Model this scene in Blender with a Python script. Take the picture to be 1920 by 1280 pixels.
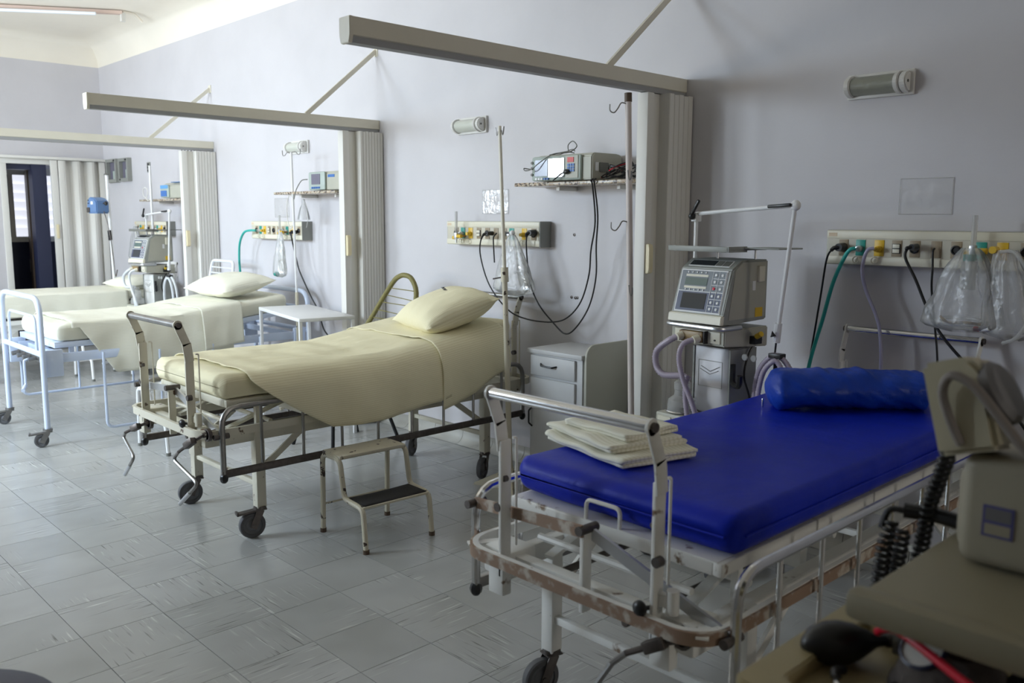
import bpy, bmesh, math, random
from mathutils import Vector, Matrix, noise
random.seed(7)
for o in list(bpy.data.objects): bpy.data.objects.remove(o)
SC = bpy.context.scene
COL = SC.collection
V = Vector
pi = math.pi

# ------------------------------------------------------------------ camera
F = 1643.37; yaw, pitch, roll = -.80801337, -.13899852, .00411039
fw = V((math.sin(yaw)*math.cos(pitch), math.cos(yaw)*math.cos(pitch), math.sin(pitch)))
r0 = V((math.cos(yaw), -math.sin(yaw), 0)); u0 = r0.cross(fw)
cr = r0*math.cos(roll)+u0*math.sin(roll); cu = -r0*math.sin(roll)+u0*math.cos(roll)
cam = bpy.data.cameras.new('camera'); camo = bpy.data.objects.new('camera', cam); COL.objects.link(camo)
cm = Matrix((cr, cu, -fw)).transposed().to_4x4(); cm.translation = V((0, 0, 1.514)); camo.matrix_world = cm
cam.sensor_width = 36; cam.lens = F*36/1920; cam.clip_start = .05
cam.dof.use_dof = True; cam.dof.focus_distance = 4.2; cam.dof.aperture_fstop = 3.6
SC.camera = camo
# ------------------------------------------------------------------ world, lights, exposure
w = bpy.data.worlds.new('world'); SC.world = w; w.use_nodes = True
wb = w.node_tree.nodes['Background']; wb.inputs[0].default_value = (.62, .76, 1, 1); wb.inputs[1].default_value = 1.0
SC.view_settings.view_transform = 'Standard'; SC.view_settings.look = 'None'
SC.view_settings.gamma = 1; SC.view_settings.use_curve_mapping = False
SC.view_settings.exposure = 0.0
def area(name, loc, target, sx, sy, power, col):
    l = bpy.data.lights.new(name, 'AREA'); l.shape = 'RECTANGLE'; l.size = sx; l.size_y = sy; l.energy = power; l.color = col
    o = bpy.data.objects.new(name, l); COL.objects.link(o); o.location = loc
    o.rotation_euler = (V(target)-V(loc)).to_track_quat('-Z', 'Y').to_euler()
# daylight coming in through the two windows of the wall opposite the bed heads
WIN = [(-9.5, -7.7), (-6.9, -5.1)]
for a, b in WIN:
    area('skylight_window', ((a+b)/2, -1.80, 2.72), ((a+b)/2, 2.5, .6), 1.9, 1.7, 320, (.70, .85, 1.0))     # bluish light of the sky, falling in from above
    area('ground_light_window', ((a+b)/2, -1.80, .95), ((a+b)/2, 2.5, 3.0), 1.9, 1.3, 130, (1.0, .93, .80))   # warmer light thrown up by the sunlit ground outside
# added warm fill behind the camera, to brighten the faces turned this way
area('near_end_fill', (7.3, 2.4, 1.9), (-4, 2.2, 1.2), 1.7, 1.6, 75, (1.0, .93, .80))

# ------------------------------------------------------------------ materials
def nm(name):
    m = bpy.data.materials.new(name); m.use_nodes = True; t = m.node_tree
    return m, t, t.nodes, t.links, t.nodes['Principled BSDF']
def mat(name, col, rough=.5, metal=0, noise_amt=0, nscale=6, bump=0, bscale=60, col2=None, lo=.55, hi=.7, coat=0, spec=None, emit=None, alpha=None, trans=0):
    """base colour with an optional second colour in noise patches (wear, rust, stains) and a fine bump"""
    m, t, N, L, p = nm(name)
    p.inputs['Base Color'].default_value = (*col, 1); p.inputs['Roughness'].default_value = rough; p.inputs['Metallic'].default_value = metal
    if coat: p.inputs['Coat Weight'].default_value = coat
    if spec is not None: p.inputs['Specular IOR Level'].default_value = spec
    if trans: p.inputs['Transmission Weight'].default_value = trans
    if alpha is not None: p.inputs['Alpha'].default_value = alpha
    if emit: p.inputs['Emission Color'].default_value = (*emit[0], 1); p.inputs['Emission Strength'].default_value = emit[1]
    tc = N.new('ShaderNodeTexCoord')
    if noise_amt or col2:
        n = N.new('ShaderNodeTexNoise'); n.inputs['Scale'].default_value = nscale; n.inputs['Detail'].default_value = 6; L.new(tc.outputs['Object'], n.inputs['Vector'])
        r = N.new('ShaderNodeValToRGB'); L.new(n.outputs['Fac'], r.inputs[0])
        if col2: r.color_ramp.elements[0].position = lo; r.color_ramp.elements[1].position = hi; c2 = col2
        else: r.color_ramp.elements[0].position = .3; r.color_ramp.elements[1].position = .7; c2 = tuple(c*(1-noise_amt) for c in col)
        r.color_ramp.elements[0].color = (*col, 1); r.color_ramp.elements[1].color = (*c2, 1)
        L.new(r.outputs[0], p.inputs['Base Color'])
    if bump:
        n = N.new('ShaderNodeTexNoise'); n.inputs['Scale'].default_value = bscale; n.inputs['Detail'].default_value = 4; L.new(tc.outputs['Object'], n.inputs['Vector'])
        b = N.new('ShaderNodeBump'); b.inputs['Strength'].default_value = bump; b.inputs['Distance'].default_value = .01; L.new(n.outputs['Fac'], b.inputs['Height']); L.new(b.outputs[0], p.inputs['Normal'])
    return m
m_wall = mat('wall_paint', (.635, .615, .635), .55, noise_amt=.07, nscale=2.2, bump=.08, bscale=40)
m_wall2 = mat('low_bounce_wall', (.30, .30, .31), .6, noise_amt=.1, nscale=2)  # darker tone given to the unseen walls to cut their bounce light
m_cream = mat('ceiling_paint', (.92, .86, .75), .8, noise_amt=.06, nscale=1.5)
m_dark = mat('joint_dark', (.10, .10, .09), .8)
m_cove = mat('cove_vinyl', (.47, .46, .42), .35, col2=(.18, .16, .13), lo=.62, hi=.9, nscale=9)
m_creamM = mat('aged_cream_enamel', (.70, .66, .54), .38, col2=(.12, .07, .04), lo=.655, hi=.69, nscale=16, spec=.5)
m_whiteM = mat('white_enamel', (.88, .87, .83), .32, col2=(.25, .17, .11), lo=.68, hi=.73, nscale=14)
m_blueW = mat('pale_blue_white_enamel', (.66, .74, .90), .3, noise_amt=.05)
m_chip = mat('chipped_cream_enamel', (.62, .57, .44), .4, col2=(.05, .03, .02), lo=.635, hi=.65, nscale=24)
m_steel = mat('dull_steel', (.36, .35, .34), .36, 1, noise_amt=.25, nscale=14)
m_steelD = mat('greased_dark_steel', (.16, .14, .13), .45, .8, noise_amt=.4, nscale=30)
m_chrome = mat('chrome', (.72, .72, .73), .16, 1)
m_alu = mat('brushed_aluminium', (.60, .61, .63), .34, .9)
m_rust = mat('worn_brown_bumper', (.30, .20, .14), .7, col2=(.55, .50, .43), lo=.5, hi=.62, nscale=20)
m_rubber = mat('grey_rubber', (.17, .17, .18), .6)
m_tyre = mat('grey_tyre', (.11, .11, .115), .65)
m_black = mat('black_plastic', (.012, .012, .013), .35)
m_blackm = mat('black_matt', (.02, .018, .018), .8, bump=.4, bscale=200)
m_blue = mat('blue_vinyl', (.005, .024, .50), .42, noise_amt=.2, nscale=5, bump=.35, bscale=11, spec=.22)
m_blue2 = mat('blue_vinyl_roll', (.010, .06, .46), .42, noise_amt=.25, nscale=5, bump=.7, bscale=16, spec=.3)
m_part = mat('partition_pvc', (.74, .72, .67), .45)
m_partD = mat('plate_dark_grey', (.30, .29, .28), .6)  # even dark grey of the small plate on the lower panel
m_rail = mat('rail_enamel', (.74, .70, .59), .45, noise_amt=.06)
m_railg = mat('rail_track_grey', (.36, .36, .36), .5)
m_ivory = mat('ivory_plastic', (.80, .70, .46), .4)
m_lampb = mat('lamp_body', (.74, .73, .70), .35)
m_lampg = mat('ribbed_glass', (.42, .43, .36), .3, trans=.35, bump=.3, bscale=50)
m_lampw = mat('frosted_glass', (.72, .74, .66), .3, trans=.2)
m_granC = None
m_beige = mat('beige_instrument', (.47, .46, .38), .45, noise_amt=.08, nscale=9)
m_grey = mat('grey_instrument', (.33, .34, .31), .45, noise_amt=.08)
m_greyD = mat('dark_grey_trim', (.17, .17, .15), .5)
m_panelF = mat('panel_face', (.62, .58, .47), .4, noise_amt=.08, nscale=12)
m_panelB = mat('panel_body', (.50, .48, .39), .45)
m_panelS = mat('panel_side', (.28, .285, .26), .5)
m_panelT = mat('panel_top_cream', (.76, .72, .58), .4)
m_socket = mat('socket_plate_tan', (.33, .26, .17), .5)
m_yellow = mat('gas_yellow', (.75, .48, .03), .4)
m_teal = mat('oxygen_green', (.02, .30, .24), .4)
m_tealh = mat('green_hose', (.03, .42, .36), .35)
m_screen = mat('screen_grey', (.16, .15, .20), .15)
m_screenD = mat('screen_dark', (.03, .035, .04), .12)
m_lcd = mat('lcd_green_grey', (.10, .15, .13), .2)
m_btnb = mat('button_blue', (.05, .16, .45), .4)
m_faceb = mat('monitor_fascia', (.40, .46, .42), .4)
m_white = mat('white_plastic', (.80, .80, .80), .4)
m_paper = mat('paper_white', (.72, .71, .66), .7)
m_red = mat('red_rubber', (.72, .02, .05), .3)
m_redp = mat('red_plastic', (.6, .03, .02), .4)
m_navy = mat('navy_paint', (.02, .025, .06), .4)
m_navyv = mat('navy_vinyl', (.012, .018, .06), .4)
m_brownw = mat('brown_wood', (.10, .065, .04), .55)
m_brass = mat('stained_brass_block', (.30, .20, .08), .4, col2=(.12, .07, .03), lo=.45, hi=.6, nscale=30)
m_pump = mat('pump_blue', (.12, .22, .42), .4)
m_olive = mat('olive_gold_cord', (.23, .20, .06), .35, bump=.6, bscale=150)
m_cab = mat('cabinet_white', (.58, .58, .58), .5)
m_cabP = mat('cabinet_leaf_beige', (.46, .45, .38), .5)
m_trayc = mat('cream_trolley', (.42, .35, .19), .42, noise_amt=.1)
m_shelfc = mat('olive_beige_shelf', (.26, .23, .155), .5)
m_defib = mat('defibrillator_beige', (.36, .33, .25), .48, noise_amt=.06)
m_defibC = mat('defibrillator_cream', (.50, .46, .33), .45)
m_handleG = mat('handle_greybrown', (.24, .21, .19), .5)
m_discG = mat('paddle_disc_grey', (.17, .165, .175), .5)
m_cuff = mat('cuff_cloth', (.10, .085, .08), .9, bump=.5, bscale=60)
m_sticker = mat('sticker_violet', (.10, .10, .26), .5)
m_window = mat('daylit_louvre_glass', (.7, .72, .78), .3, emit=((.85, .88, 1), .85))
m_louvreG = mat('louvre_gap', (.35, .33, .38), .5)
m_shadeM = mat('tube_white', (.80, .82, .86), .3)

def mk_lilac(name, col, alpha):
    m, t, N, L, p = nm(name); p.inputs['Base Color'].default_value = (*col, 1); p.inputs['Roughness'].default_value = .3
    p.inputs['Alpha'].default_value = alpha; return m
m_hose = mk_lilac('corrugated_hose', (.50, .43, .52), .85)
m_lil = mk_lilac('lilac_tube', (.48, .46, .62), .8)
m_jar = mk_lilac('clear_jar', (.60, .60, .58), .45)
def mk_film(name, col, body, gloss, fk=1.0):
    m, t, N, L, p = nm(name); N.remove(p); out = N['Material Output']
    tr = N.new('ShaderNodeBsdfTransparent'); d = N.new('ShaderNodeBsdfDiffuse'); d.inputs[0].default_value = (*col, 1)
    g = N.new('ShaderNodeBsdfGlossy'); g.inputs['Roughness'].default_value = .3
    x = N.new('ShaderNodeMixShader'); x.inputs[0].default_value = body; L.new(tr.outputs[0], x.inputs[1]); L.new(d.outputs[0], x.inputs[2])
    fr = N.new('ShaderNodeFresnel'); fr.inputs[0].default_value = 1.4
    mu = N.new('ShaderNodeMath'); mu.operation = 'MULTIPLY_ADD'; mu.inputs[1].default_value = fk; mu.inputs[2].default_value = gloss; L.new(fr.outputs[0], mu.inputs[0])
    y = N.new('ShaderNodeMixShader'); L.new(mu.outputs[0], y.inputs[0]); L.new(x.outputs[0], y.inputs[1]); L.new(g.outputs[0], y.inputs[2]); L.new(y.outputs[0], out.inputs[0])
    n = N.new('ShaderNodeTexNoise'); n.inputs['Scale'].default_value = 22; tc = N.new('ShaderNodeTexCoord'); L.new(tc.outputs['Object'], n.inputs[0])
    b = N.new('ShaderNodeBump'); b.inputs['Strength'].default_value = .6; b.inputs['Distance'].default_value = .02; L.new(n.outputs[0], b.inputs['Height']); L.new(b.outputs[0], g.inputs['Normal'])
    return m
m_film = mk_film('clear_plastic_film', (.80, .81, .81), .26, .015)
m_film2 = mk_film('clear_plastic_pocket', (.78, .77, .75), .14, .0, .3)

def mk_sheet(name, col, stripe, scale=110):
    m, t, N, L, p = nm(name); p.inputs['Roughness'].default_value = .85; p.inputs['Specular IOR Level'].default_value = .15
    uv = N.new('ShaderNodeUVMap'); sp = N.new('ShaderNodeSeparateXYZ'); L.new(uv.outputs[0], sp.inputs[0])
    mu = N.new('ShaderNodeMath'); mu.operation = 'MULTIPLY'; mu.inputs[1].default_value = 2*pi/.0105; L.new(sp.outputs['Y'], mu.inputs[0])
    s = N.new('ShaderNodeMath'); s.operation = 'SINE'; L.new(mu.outputs[0], s.inputs[0])
    mr = N.new('ShaderNodeMapRange'); mr.inputs[1].default_value = -.3; mr.inputs[2].default_value = .9; L.new(s.outputs[0], mr.inputs[0])
    mx = N.new('ShaderNodeMix'); mx.data_type = 'RGBA'; L.new(mr.outputs[0], mx.inputs[0]); mx.inputs[6].default_value = (*col, 1); mx.inputs[7].default_value = (*stripe, 1)
    L.new(mx.outputs[2], p.inputs['Base Color'])
    n = N.new('ShaderNodeTexNoise'); n.inputs['Scale'].default_value = 7; n.inputs['Detail'].default_value = 3; tc = N.new('ShaderNodeTexCoord')
    mp = N.new('ShaderNodeMapping'); mp.inputs['Scale'].default_value = (1, .35, 1); L.new(tc.outputs['Object'], mp.inputs[0]); L.new(mp.outputs[0], n.inputs[0])
    b = N.new('ShaderNodeBump'); b.inputs['Strength'].default_value = .45; b.inputs['Distance'].default_value = .03; L.new(n.outputs[0], b.inputs['Height']); L.new(b.outputs[0], p.inputs['Normal'])
    return m
m_sheet = mk_sheet('striped_cream_cotton', (.88, .82, .59), (.80, .73, .49))
m_sheetW = mk_sheet('striped_pale_cotton', (.90, .88, .76), (.80, .78, .64))

def mk_granite():
    m, t, N, L, p = nm('granite'); p.inputs['Roughness'].default_value = .25
    tc = N.new('ShaderNodeTexCoord'); v = N.new('ShaderNodeTexVoronoi'); v.inputs['Scale'].default_value = 90; L.new(tc.outputs['Object'], v.inputs[0])
    r = N.new('ShaderNodeValToRGB'); e = r.color_ramp.elements; e[0].position = 0; e[0].color = (.10, .08, .07, 1); e[1].position = 1; e[1].color = (.60, .55, .45, 1)
    x = e.new(.35); x.color = (.62, .56, .44, 1); y = e.new(.22); y.color = (.16, .12, .09, 1); z = e.new(.6); z.color = (.42, .30, .20, 1)
    sp = N.new('ShaderNodeSeparateColor'); L.new(v.outputs['Color'], sp.inputs[0]); L.new(sp.outputs[0], r.inputs[0]); L.new(r.outputs[0], p.inputs[0]); return m
m_granite = mk_granite()

def mk_tile():
    m, t, N, L, p = nm('marbled_vinyl_tile')
    uv = N.new('ShaderNodeUVMap'); oi = N.new('ShaderNodeObjectInfo')
    ad = N.new('ShaderNodeVectorMath'); ad.operation = 'MULTIPLY_ADD'; cb = N.new('ShaderNodeCombineXYZ')
    L.new(oi.outputs['Random'], cb.inputs[0]); L.new(oi.outputs['Random'], cb.inputs[1])
    L.new(cb.outputs[0], ad.inputs[0]); ad.inputs[1].default_value = (37, 91, 0); L.new(uv.outputs[0], ad.inputs[2])
    def streak(sx, sy, lo, hi, off):
        mp = N.new('ShaderNodeMapping'); mp.inputs['Scale'].default_value = (sx, sy, 1); mp.inputs['Location'].default_value = (off, off*2, 0); mp.inputs['Rotation'].default_value = (0, 0, .10); L.new(ad.outputs[0], mp.inputs[0])
        n = N.new('ShaderNodeTexNoise'); n.inputs['Scale'].default_value = 1; n.inputs['Detail'].default_value = 2; L.new(mp.outputs[0], n.inputs[0])
        r = N.new('ShaderNodeMapRange'); r.inputs[1].default_value = lo; r.inputs[2].default_value = hi; L.new(n.outputs[0], r.inputs[0]); return r.outputs[0]
    def mix(f, a, bcol):
        x = N.new('ShaderNodeMix'); x.data_type = 'RGBA'; L.new(f, x.inputs[0])
        if isinstance(a, tuple): x.inputs[6].default_value = (*a, 1)
        else: L.new(a, x.inputs[6])
        x.inputs[7].default_value = (*bcol, 1); return x.outputs[2]
    c = mix(streak(3, 3, .35, .7, 0), (.42, .42, .405), (.36, .36, .345))
    mk = streak(2.2, 2.2, .46, .58, 21)
    def mul(a):
        q = N.new('ShaderNodeMath'); q.operation = 'MULTIPLY'; L.new(a, q.inputs[0]); L.new(mk, q.inputs[1]); return q.outputs[0]
    c = mix(mul(streak(5, 85, .60, .72, 3)), c, (.62, .62, .59))
    c = mix(mul(streak(5, 90, .61, .72, 11)), c, (.15, .15, .14))
    hs = N.new('ShaderNodeHueSaturation'); mr = N.new('ShaderNodeMapRange'); mr.inputs[3].default_value = .93; mr.inputs[4].default_value = 1.05
    L.new(oi.outputs['Random'], mr.inputs[0]); L.new(mr.outputs[0], hs.inputs['Value']); L.new(c, hs.inputs['Color'])
    L.new(hs.outputs[0], p.inputs['Base Color'])
    tc = N.new('ShaderNodeTexCoord'); ge = N.new('ShaderNodeNewGeometry')
    n2 = N.new('ShaderNodeTexNoise'); n2.inputs['Scale'].default_value = 2.5; n2.inputs['Detail'].default_value = 4; L.new(ge.outputs['Position'], n2.inputs[0])
    rr = N.new('ShaderNodeMapRange'); rr.inputs[3].default_value = .13; rr.inputs[4].default_value = .30; L.new(n2.outputs[0], rr.inputs[0]); L.new(rr.outputs[0], p.inputs['Roughness'])
    n3 = N.new('ShaderNodeTexNoise'); n3.inputs['Scale'].default_value = 6; L.new(ge.outputs['Position'], n3.inputs[0])
    b = N.new('ShaderNodeBump'); b.inputs['Strength'].default_value = .12; b.inputs['Distance'].default_value = .01; L.new(n3.outputs[0], b.inputs['Height']); L.new(b.outputs[0], p.inputs['Normal'])
    p.inputs['Specular IOR Level'].default_value = .55
    return m
m_tile = mk_tile()

# ------------------------------------------------------------------ mesh helpers
OFF = V((0, 0, 0))
def arc_fillet(pts, r, closed=False, n=5):
    pts = [V(p) for p in pts]
    if not r: return pts
    out = []; N_ = len(pts)
    for i, p in enumerate(pts):
        if not closed and (i == 0 or i == N_-1): out.append(p); continue
        a = pts[i-1]; b = pts[(i+1) % N_]; d1 = (a-p); d2 = (b-p); l1 = d1.length; l2 = d2.length; d1.normalize(); d2.normalize()
        ang = d1.angle(d2)
        if ang > pi-.03: out.append(p); continue
        t = min(r/math.tan(ang/2), l1*.49, l2*.49)
        for k in range(n+1):
            s = k/n; q = p+d1*t*(1-s)**2+d2*t*s**2; out.append(q)
    return out
class M:
    def __init__(s): s.bm = bmesh.new(); s.uv = None
    def _bev(s, vs, bev, seg=2):
        if bev:
            es = list({e for v in vs for e in v.link_edges})
            bmesh.ops.bevel(s.bm, geom=es, offset=bev, segments=seg, affect='EDGES', profile=.5)
    def obox(s, c, size, rot=None, bev=0, seg=2):
        mt = Matrix.Translation(V(c)) @ (rot.to_4x4() if rot is not None else Matrix()) @ Matrix.Diagonal((*size, 1))
        r = bmesh.ops.create_cube(s.bm, size=1, matrix=mt); s._bev(r['verts'], bev, seg); return s
    def box(s, x0, x1, y0, y1, z0, z1, bev=0, seg=2):
        return s.obox(((x0+x1)/2, (y0+y1)/2, (z0+z1)/2), (abs(x1-x0), abs(y1-y0), abs(z1-z0)), None, bev, seg)
    def bar(s, p0, p1, w, h, up=(0, 0, 1), bev=0):
        p0 = V(p0); p1 = V(p1); d = p1-p0; z = d.normalized(); u = V(up)
        x = u.cross(z)
        if x.length < 1e-4: x = V((1, 0, 0)).cross(z)
        x.normalize(); y = z.cross(x); R = Matrix((x, y, z)).transposed()
        return s.obox((p0+p1)/2, (w, h, d.length), R, bev)
    def tube(s, pts, r, n=8, fil=0, closed=False, rf=None, cap=True):
        pts = arc_fillet(pts, fil, closed); N_ = len(pts); rings = []
        def tan(i):
            if closed: return (pts[(i+1) % N_]-pts[i-1]).normalized()
            return (pts[min(i+1, N_-1)]-pts[max(i-1, 0)]).normalized()
        t = tan(0); a = t.orthogonal().normalized()
        for i in range(N_):
            t = tan(i); a = (a-t*a.dot(t)); a = a.normalized() if a.length > 1e-6 else t.orthogonal().normalized(); b = t.cross(a)
            rr = rf(i, N_) if rf else r
            rings.append([s.bm.verts.new(pts[i]+(a*math.cos(2*pi*k/n)+b*math.sin(2*pi*k/n))*rr) for k in range(n)])
        m_ = N_ if closed else N_-1
        for i in range(m_):
            A = rings[i]; B = rings[(i+1) % N_]
            for k in range(n): s.bm.faces.new((A[k], A[(k+1) % n], B[(k+1) % n], B[k]))
        if cap and not closed: s.bm.faces.new(rings[0][::-1]); s.bm.faces.new(rings[-1])
        return s
    def cyl(s, p0, p1, r, n=16, r2=None):
        p0 = V(p0); p1 = V(p1); r2 = r if r2 is None else r2
        return s.tube([p0, p1], r, n, rf=lambda i, N_: r if i == 0 else r2)
    def lathe(s, prof, c=(0, 0, 0), ax=(0, 0, 1), n=20):
        z = V(ax).normalized(); x = z.orthogonal().normalized(); y = z.cross(x); c = V(c); rings = []
        for r, h in prof: rings.append([s.bm.verts.new(c+z*h+(x*math.cos(2*pi*k/n)+y*math.sin(2*pi*k/n))*max(r, 1e-4)) for k in range(n)])
        for A, B in zip(rings, rings[1:]):
            for k in range(n): s.bm.faces.new((A[k], A[(k+1) % n], B[(k+1) % n], B[k]))
        if prof[0][0] > .0005: s.bm.faces.new(rings[0][::-1])
        if prof[-1][0] > .0005: s.bm.faces.new(rings[-1])
        return s
    def sph(s, c, r, sc=(1, 1, 1), u=12, v=8, rot=None):
        mt = Matrix.Translation(V(c)) @ (rot.to_4x4() if rot is not None else Matrix()) @ Matrix.Diagonal((*sc, 1))
        bmesh.ops.create_uvsphere(s.bm, u_segments=u, v_segments=v, radius=r, matrix=mt); return s
    def prism(s, poly, ax, a, b, bev=0):
        def P(p, h): return {'x': (h, p[0], p[1]), 'y': (p[0], h, p[1]), 'z': (p[0], p[1], h)}[ax]
        A = [s.bm.verts.new(P(p, a)) for p in poly]; B = [s.bm.verts.new(P(p, b)) for p in poly]; n = len(poly)
        s.bm.faces.new(A[::-1]); s.bm.faces.new(B)
        for k in range(n): s.bm.faces.new((A[k], A[(k+1) % n], B[(k+1) % n], B[k]))
        if bev:
            es = list({e for f in A+B for e in f.link_edges}); bmesh.ops.bevel(s.bm, geom=es, offset=bev, segments=2, affect='EDGES')
        return s
    def ring(s, outer, inner, z0, z1):
        n = len(outer); q = [[s.bm.verts.new((p[0], p[1], z)) for p in pl] for pl, z in ((outer, z0), (outer, z1), (inner, z1), (inner, z0))]
        for j in range(4):
            A = q[j]; B = q[(j+1) % 4]
            for k in range(n): s.bm.faces.new((A[k], A[(k+1) % n], B[(k+1) % n], B[k]))
        return s
    def grid(s, nu, nv, fn, uvf=None, closeu=False):
        vs = [[s.bm.verts.new(fn(i/(nu-1 if not closeu else nu), j/(nv-1))) for j in range(nv)] for i in range(nu)]
        if uvf and s.uv is None: s.uv = s.bm.loops.layers.uv.new('UVMap')
        for i in range(nu if closeu else nu-1):
            for j in range(nv-1):
                i2 = (i+1) % nu; f = s.bm.faces.new((vs[i][j], vs[i2][j], vs[i2][j+1], vs[i][j+1]))
                if uvf:
                    for lp, (a, b) in zip(f.loops, ((i, j), (i+1, j), (i+1, j+1), (i, j+1))): lp[s.uv].uv = uvf(a/(nu-1 if not closeu else nu), b/(nv-1))
        return s
    def mesh(s, name, material, off, ang=35):
        bmesh.ops.recalc_face_normals(s.bm, faces=s.bm.faces[:])
        for v in s.bm.verts: v.co -= off
        me = bpy.data.meshes.new(name); s.bm.to_mesh(me); s.bm.free()
        me.materials.append(material); me.polygons.foreach_set('use_smooth', [True]*len(me.polygons)); me.set_sharp_from_angle(angle=math.radians(ang)); return me
    def split(s):
        """separate bmeshes for the clusters of loose pieces that do not touch one another"""
        s.bm.verts.ensure_lookup_table(); n = len(s.bm.verts); comp = [-1]*n; boxes = []; s.bm.verts.index_update()
        for i in range(n):
            if comp[i] >= 0: continue
            st = [s.bm.verts[i]]; comp[i] = len(boxes); lo = list(st[0].co); hi = list(st[0].co)
            while st:
                v = st.pop()
                for k in range(3): lo[k] = min(lo[k], v.co[k]); hi[k] = max(hi[k], v.co[k])
                for e in v.link_edges:
                    o = e.other_vert(v)
                    if comp[o.index] < 0: comp[o.index] = len(boxes); st.append(o)
            boxes.append((lo, hi))
        K = len(boxes)
        if K < 2 or K > 120: return [s]
        par = list(range(K))
        def fd(a):
            while par[a] != a: a = par[a]
            return a
        for a in range(K):
            for b in range(a+1, K):
                if all(boxes[a][0][k]-.004 <= boxes[b][1][k] and boxes[b][0][k]-.004 <= boxes[a][1][k] for k in range(3)): par[fd(b)] = fd(a)
        roots = sorted({fd(a) for a in range(K)})
        if len(roots) < 2 or len(roots) > 60: return [s]
        out = []
        for r in roots:
            c = M(); c.bm.free(); c.bm = s.bm.copy(); c.bm.verts.ensure_lookup_table()
            bmesh.ops.delete(c.bm, geom=[v for i, v in enumerate(c.bm.verts) if fd(comp[i]) != r], context='VERTS'); out.append(c)
        s.bm.free(); return out
    def part(s, name, material, parent, label=None, kind=None, ang=35, thick=0):
        first = None
        for p in ([s] if kind else s.split()):
            o = bpy.data.objects.new(name, p.mesh(name, material, OFF, ang)); COL.objects.link(o); o.parent = parent
            if label: o['label'] = label
            if kind: o['kind'] = kind
            if thick: md = o.modifiers.new('solid', 'SOLIDIFY'); md.thickness = thick; md.offset = 0
            first = first or o
        return first
    def solo(s, name, material, label=None, cat=None, group=None, kind=None, ang=35, thick=0):
        xs = [v.co for v in s.bm.verts]; c = V(((min(v.x for v in xs)+max(v.x for v in xs))/2, (min(v.y for v in xs)+max(v.y for v in xs))/2, min(v.z for v in xs)))
        o = bpy.data.objects.new(name, s.mesh(name, material, c, ang)); COL.objects.link(o); o.location = c; tag(o, label, cat, group, kind)
        if thick: md = o.modifiers.new('solid', 'SOLIDIFY'); md.thickness = thick; md.offset = 0
        return o
def tag(o, label=None, cat=None, group=None, kind=None):
    if label: o['label'] = label
    if cat: o['category'] = cat
    if group: o['group'] = group
    if kind: o['kind'] = kind
def thing(name, label, cat, loc, group=None, rz=0, world=True, kind=None):
    """an Empty at the thing's base; world=True: parts are given in room coordinates"""
    global OFF
    o = bpy.data.objects.new(name, None); COL.objects.link(o); o.location = loc; o.rotation_euler = (0, 0, rz); o.empty_display_size = .1
    tag(o, label, cat, group, kind); OFF = V(loc) if world else V((0, 0, 0)); return o
def smoothpath(pts, k=6):
    """Catmull-Rom through the points"""
    P = [V(p) for p in pts]; P = [P[0]*2-P[1]]+P+[P[-1]*2-P[-2]]; out = []
    for i in range(1, len(P)-2):
        for j in range(k):
            t = j/k; a, b, c, d = P[i-1], P[i], P[i+1], P[i+2]
            out.append(.5*((2*b)+(c-a)*t+(2*a-5*b+4*c-d)*t*t+(3*b-a-3*c+d)*t**3))
    out.append(P[-2]); return out
def rrect(x0, x1, y0, y1, r, n=6):
    o = []
    for cx, cy, a0 in ((x1-r, y1-r, 0), (x0+r, y1-r, 90), (x0+r, y0+r, 180), (x1-r, y0+r, 270)):
        for k in range(n+1):
            a = math.radians(a0+90*k/n); o.append((cx+r*math.cos(a), cy+r*math.sin(a)))
    return o

# ------------------------------------------------------------------ room
YW = 3.8; XE = -10.98; YN = -1.3; XN = 7.0; ZC = 3.235; ZT = 3.50
M().box(XE-.2, XN+.2, YN-.2, YW+.2, -.12, -.006).solo('floor', m_dark, kind='structure')
floor = bpy.data.objects['floor']
# tiles
def tilemesh(rot):
    m = M(); m.uv = m.bm.loops.layers.uv.new('UVMap'); h = .1488
    m.box(-h, h, -h, h, -.006, 0)
    for f in m.bm.faces:
        for lp in f.loops:
            c = lp.vert.co; lp[m.uv].uv = (c.x, c.y) if not rot else (c.y, c.x)
    return m.mesh('tile', m_tile, V((0, 0, 0)))
TM = [tilemesh(0), tilemesh(1)]
tiles = []
ix0 = int((XE-.05)/.3)-1; ix1 = int((XN)/.3)+1
for i in range(ix0, ix1):
    for j in range(-5, 13):
        x = .05+.3*i+.15; y = .0477+.3*j+.15
        if x-.15 > XN or x+.15 < XE: continue
        d = V((x, y, 0))-camo.location; z = d.dot(fw)
        px = 960+F*d.dot(cr)/z if z > .3 else -9999; py = 640-F*d.dot(cu)/z if z > .3 else 9999
        vis = z > .3 and -120 < px < 2040 and py < 1420
        tiles.append((0 if vis else 1, z if vis else 99, x, y, i, j))
tiles.sort()
for k, (a, z, x, y, i, j) in enumerate(tiles[:300]):
    o = bpy.data.objects.new('tile', TM[(i+j) % 2]); COL.objects.link(o); o.location = V((x, y, 0))-floor.location; o.parent = floor
m = M(); m.uv = m.bm.loops.layers.uv.new('UVMap')
for a, z, x, y, i, j in tiles[300:]:
    h = .1488; vs = [m.bm.verts.new((x+sx*h, y+sy*h, 0)) for sx, sy in ((-1, -1), (1, -1), (1, 1), (-1, 1))]; f = m.bm.faces.new(vs)
    for lp in f.loops:
        c = lp.vert.co; u = (c.x, c.y) if (i+j) % 2 == 0 else (c.y+3, c.x+7); lp[m.uv].uv = (u[0]+i*.71, u[1]+j*1.3)
OFF = floor.location.copy(); m.part('tile', m_tile, floor, kind='stuff')

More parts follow.
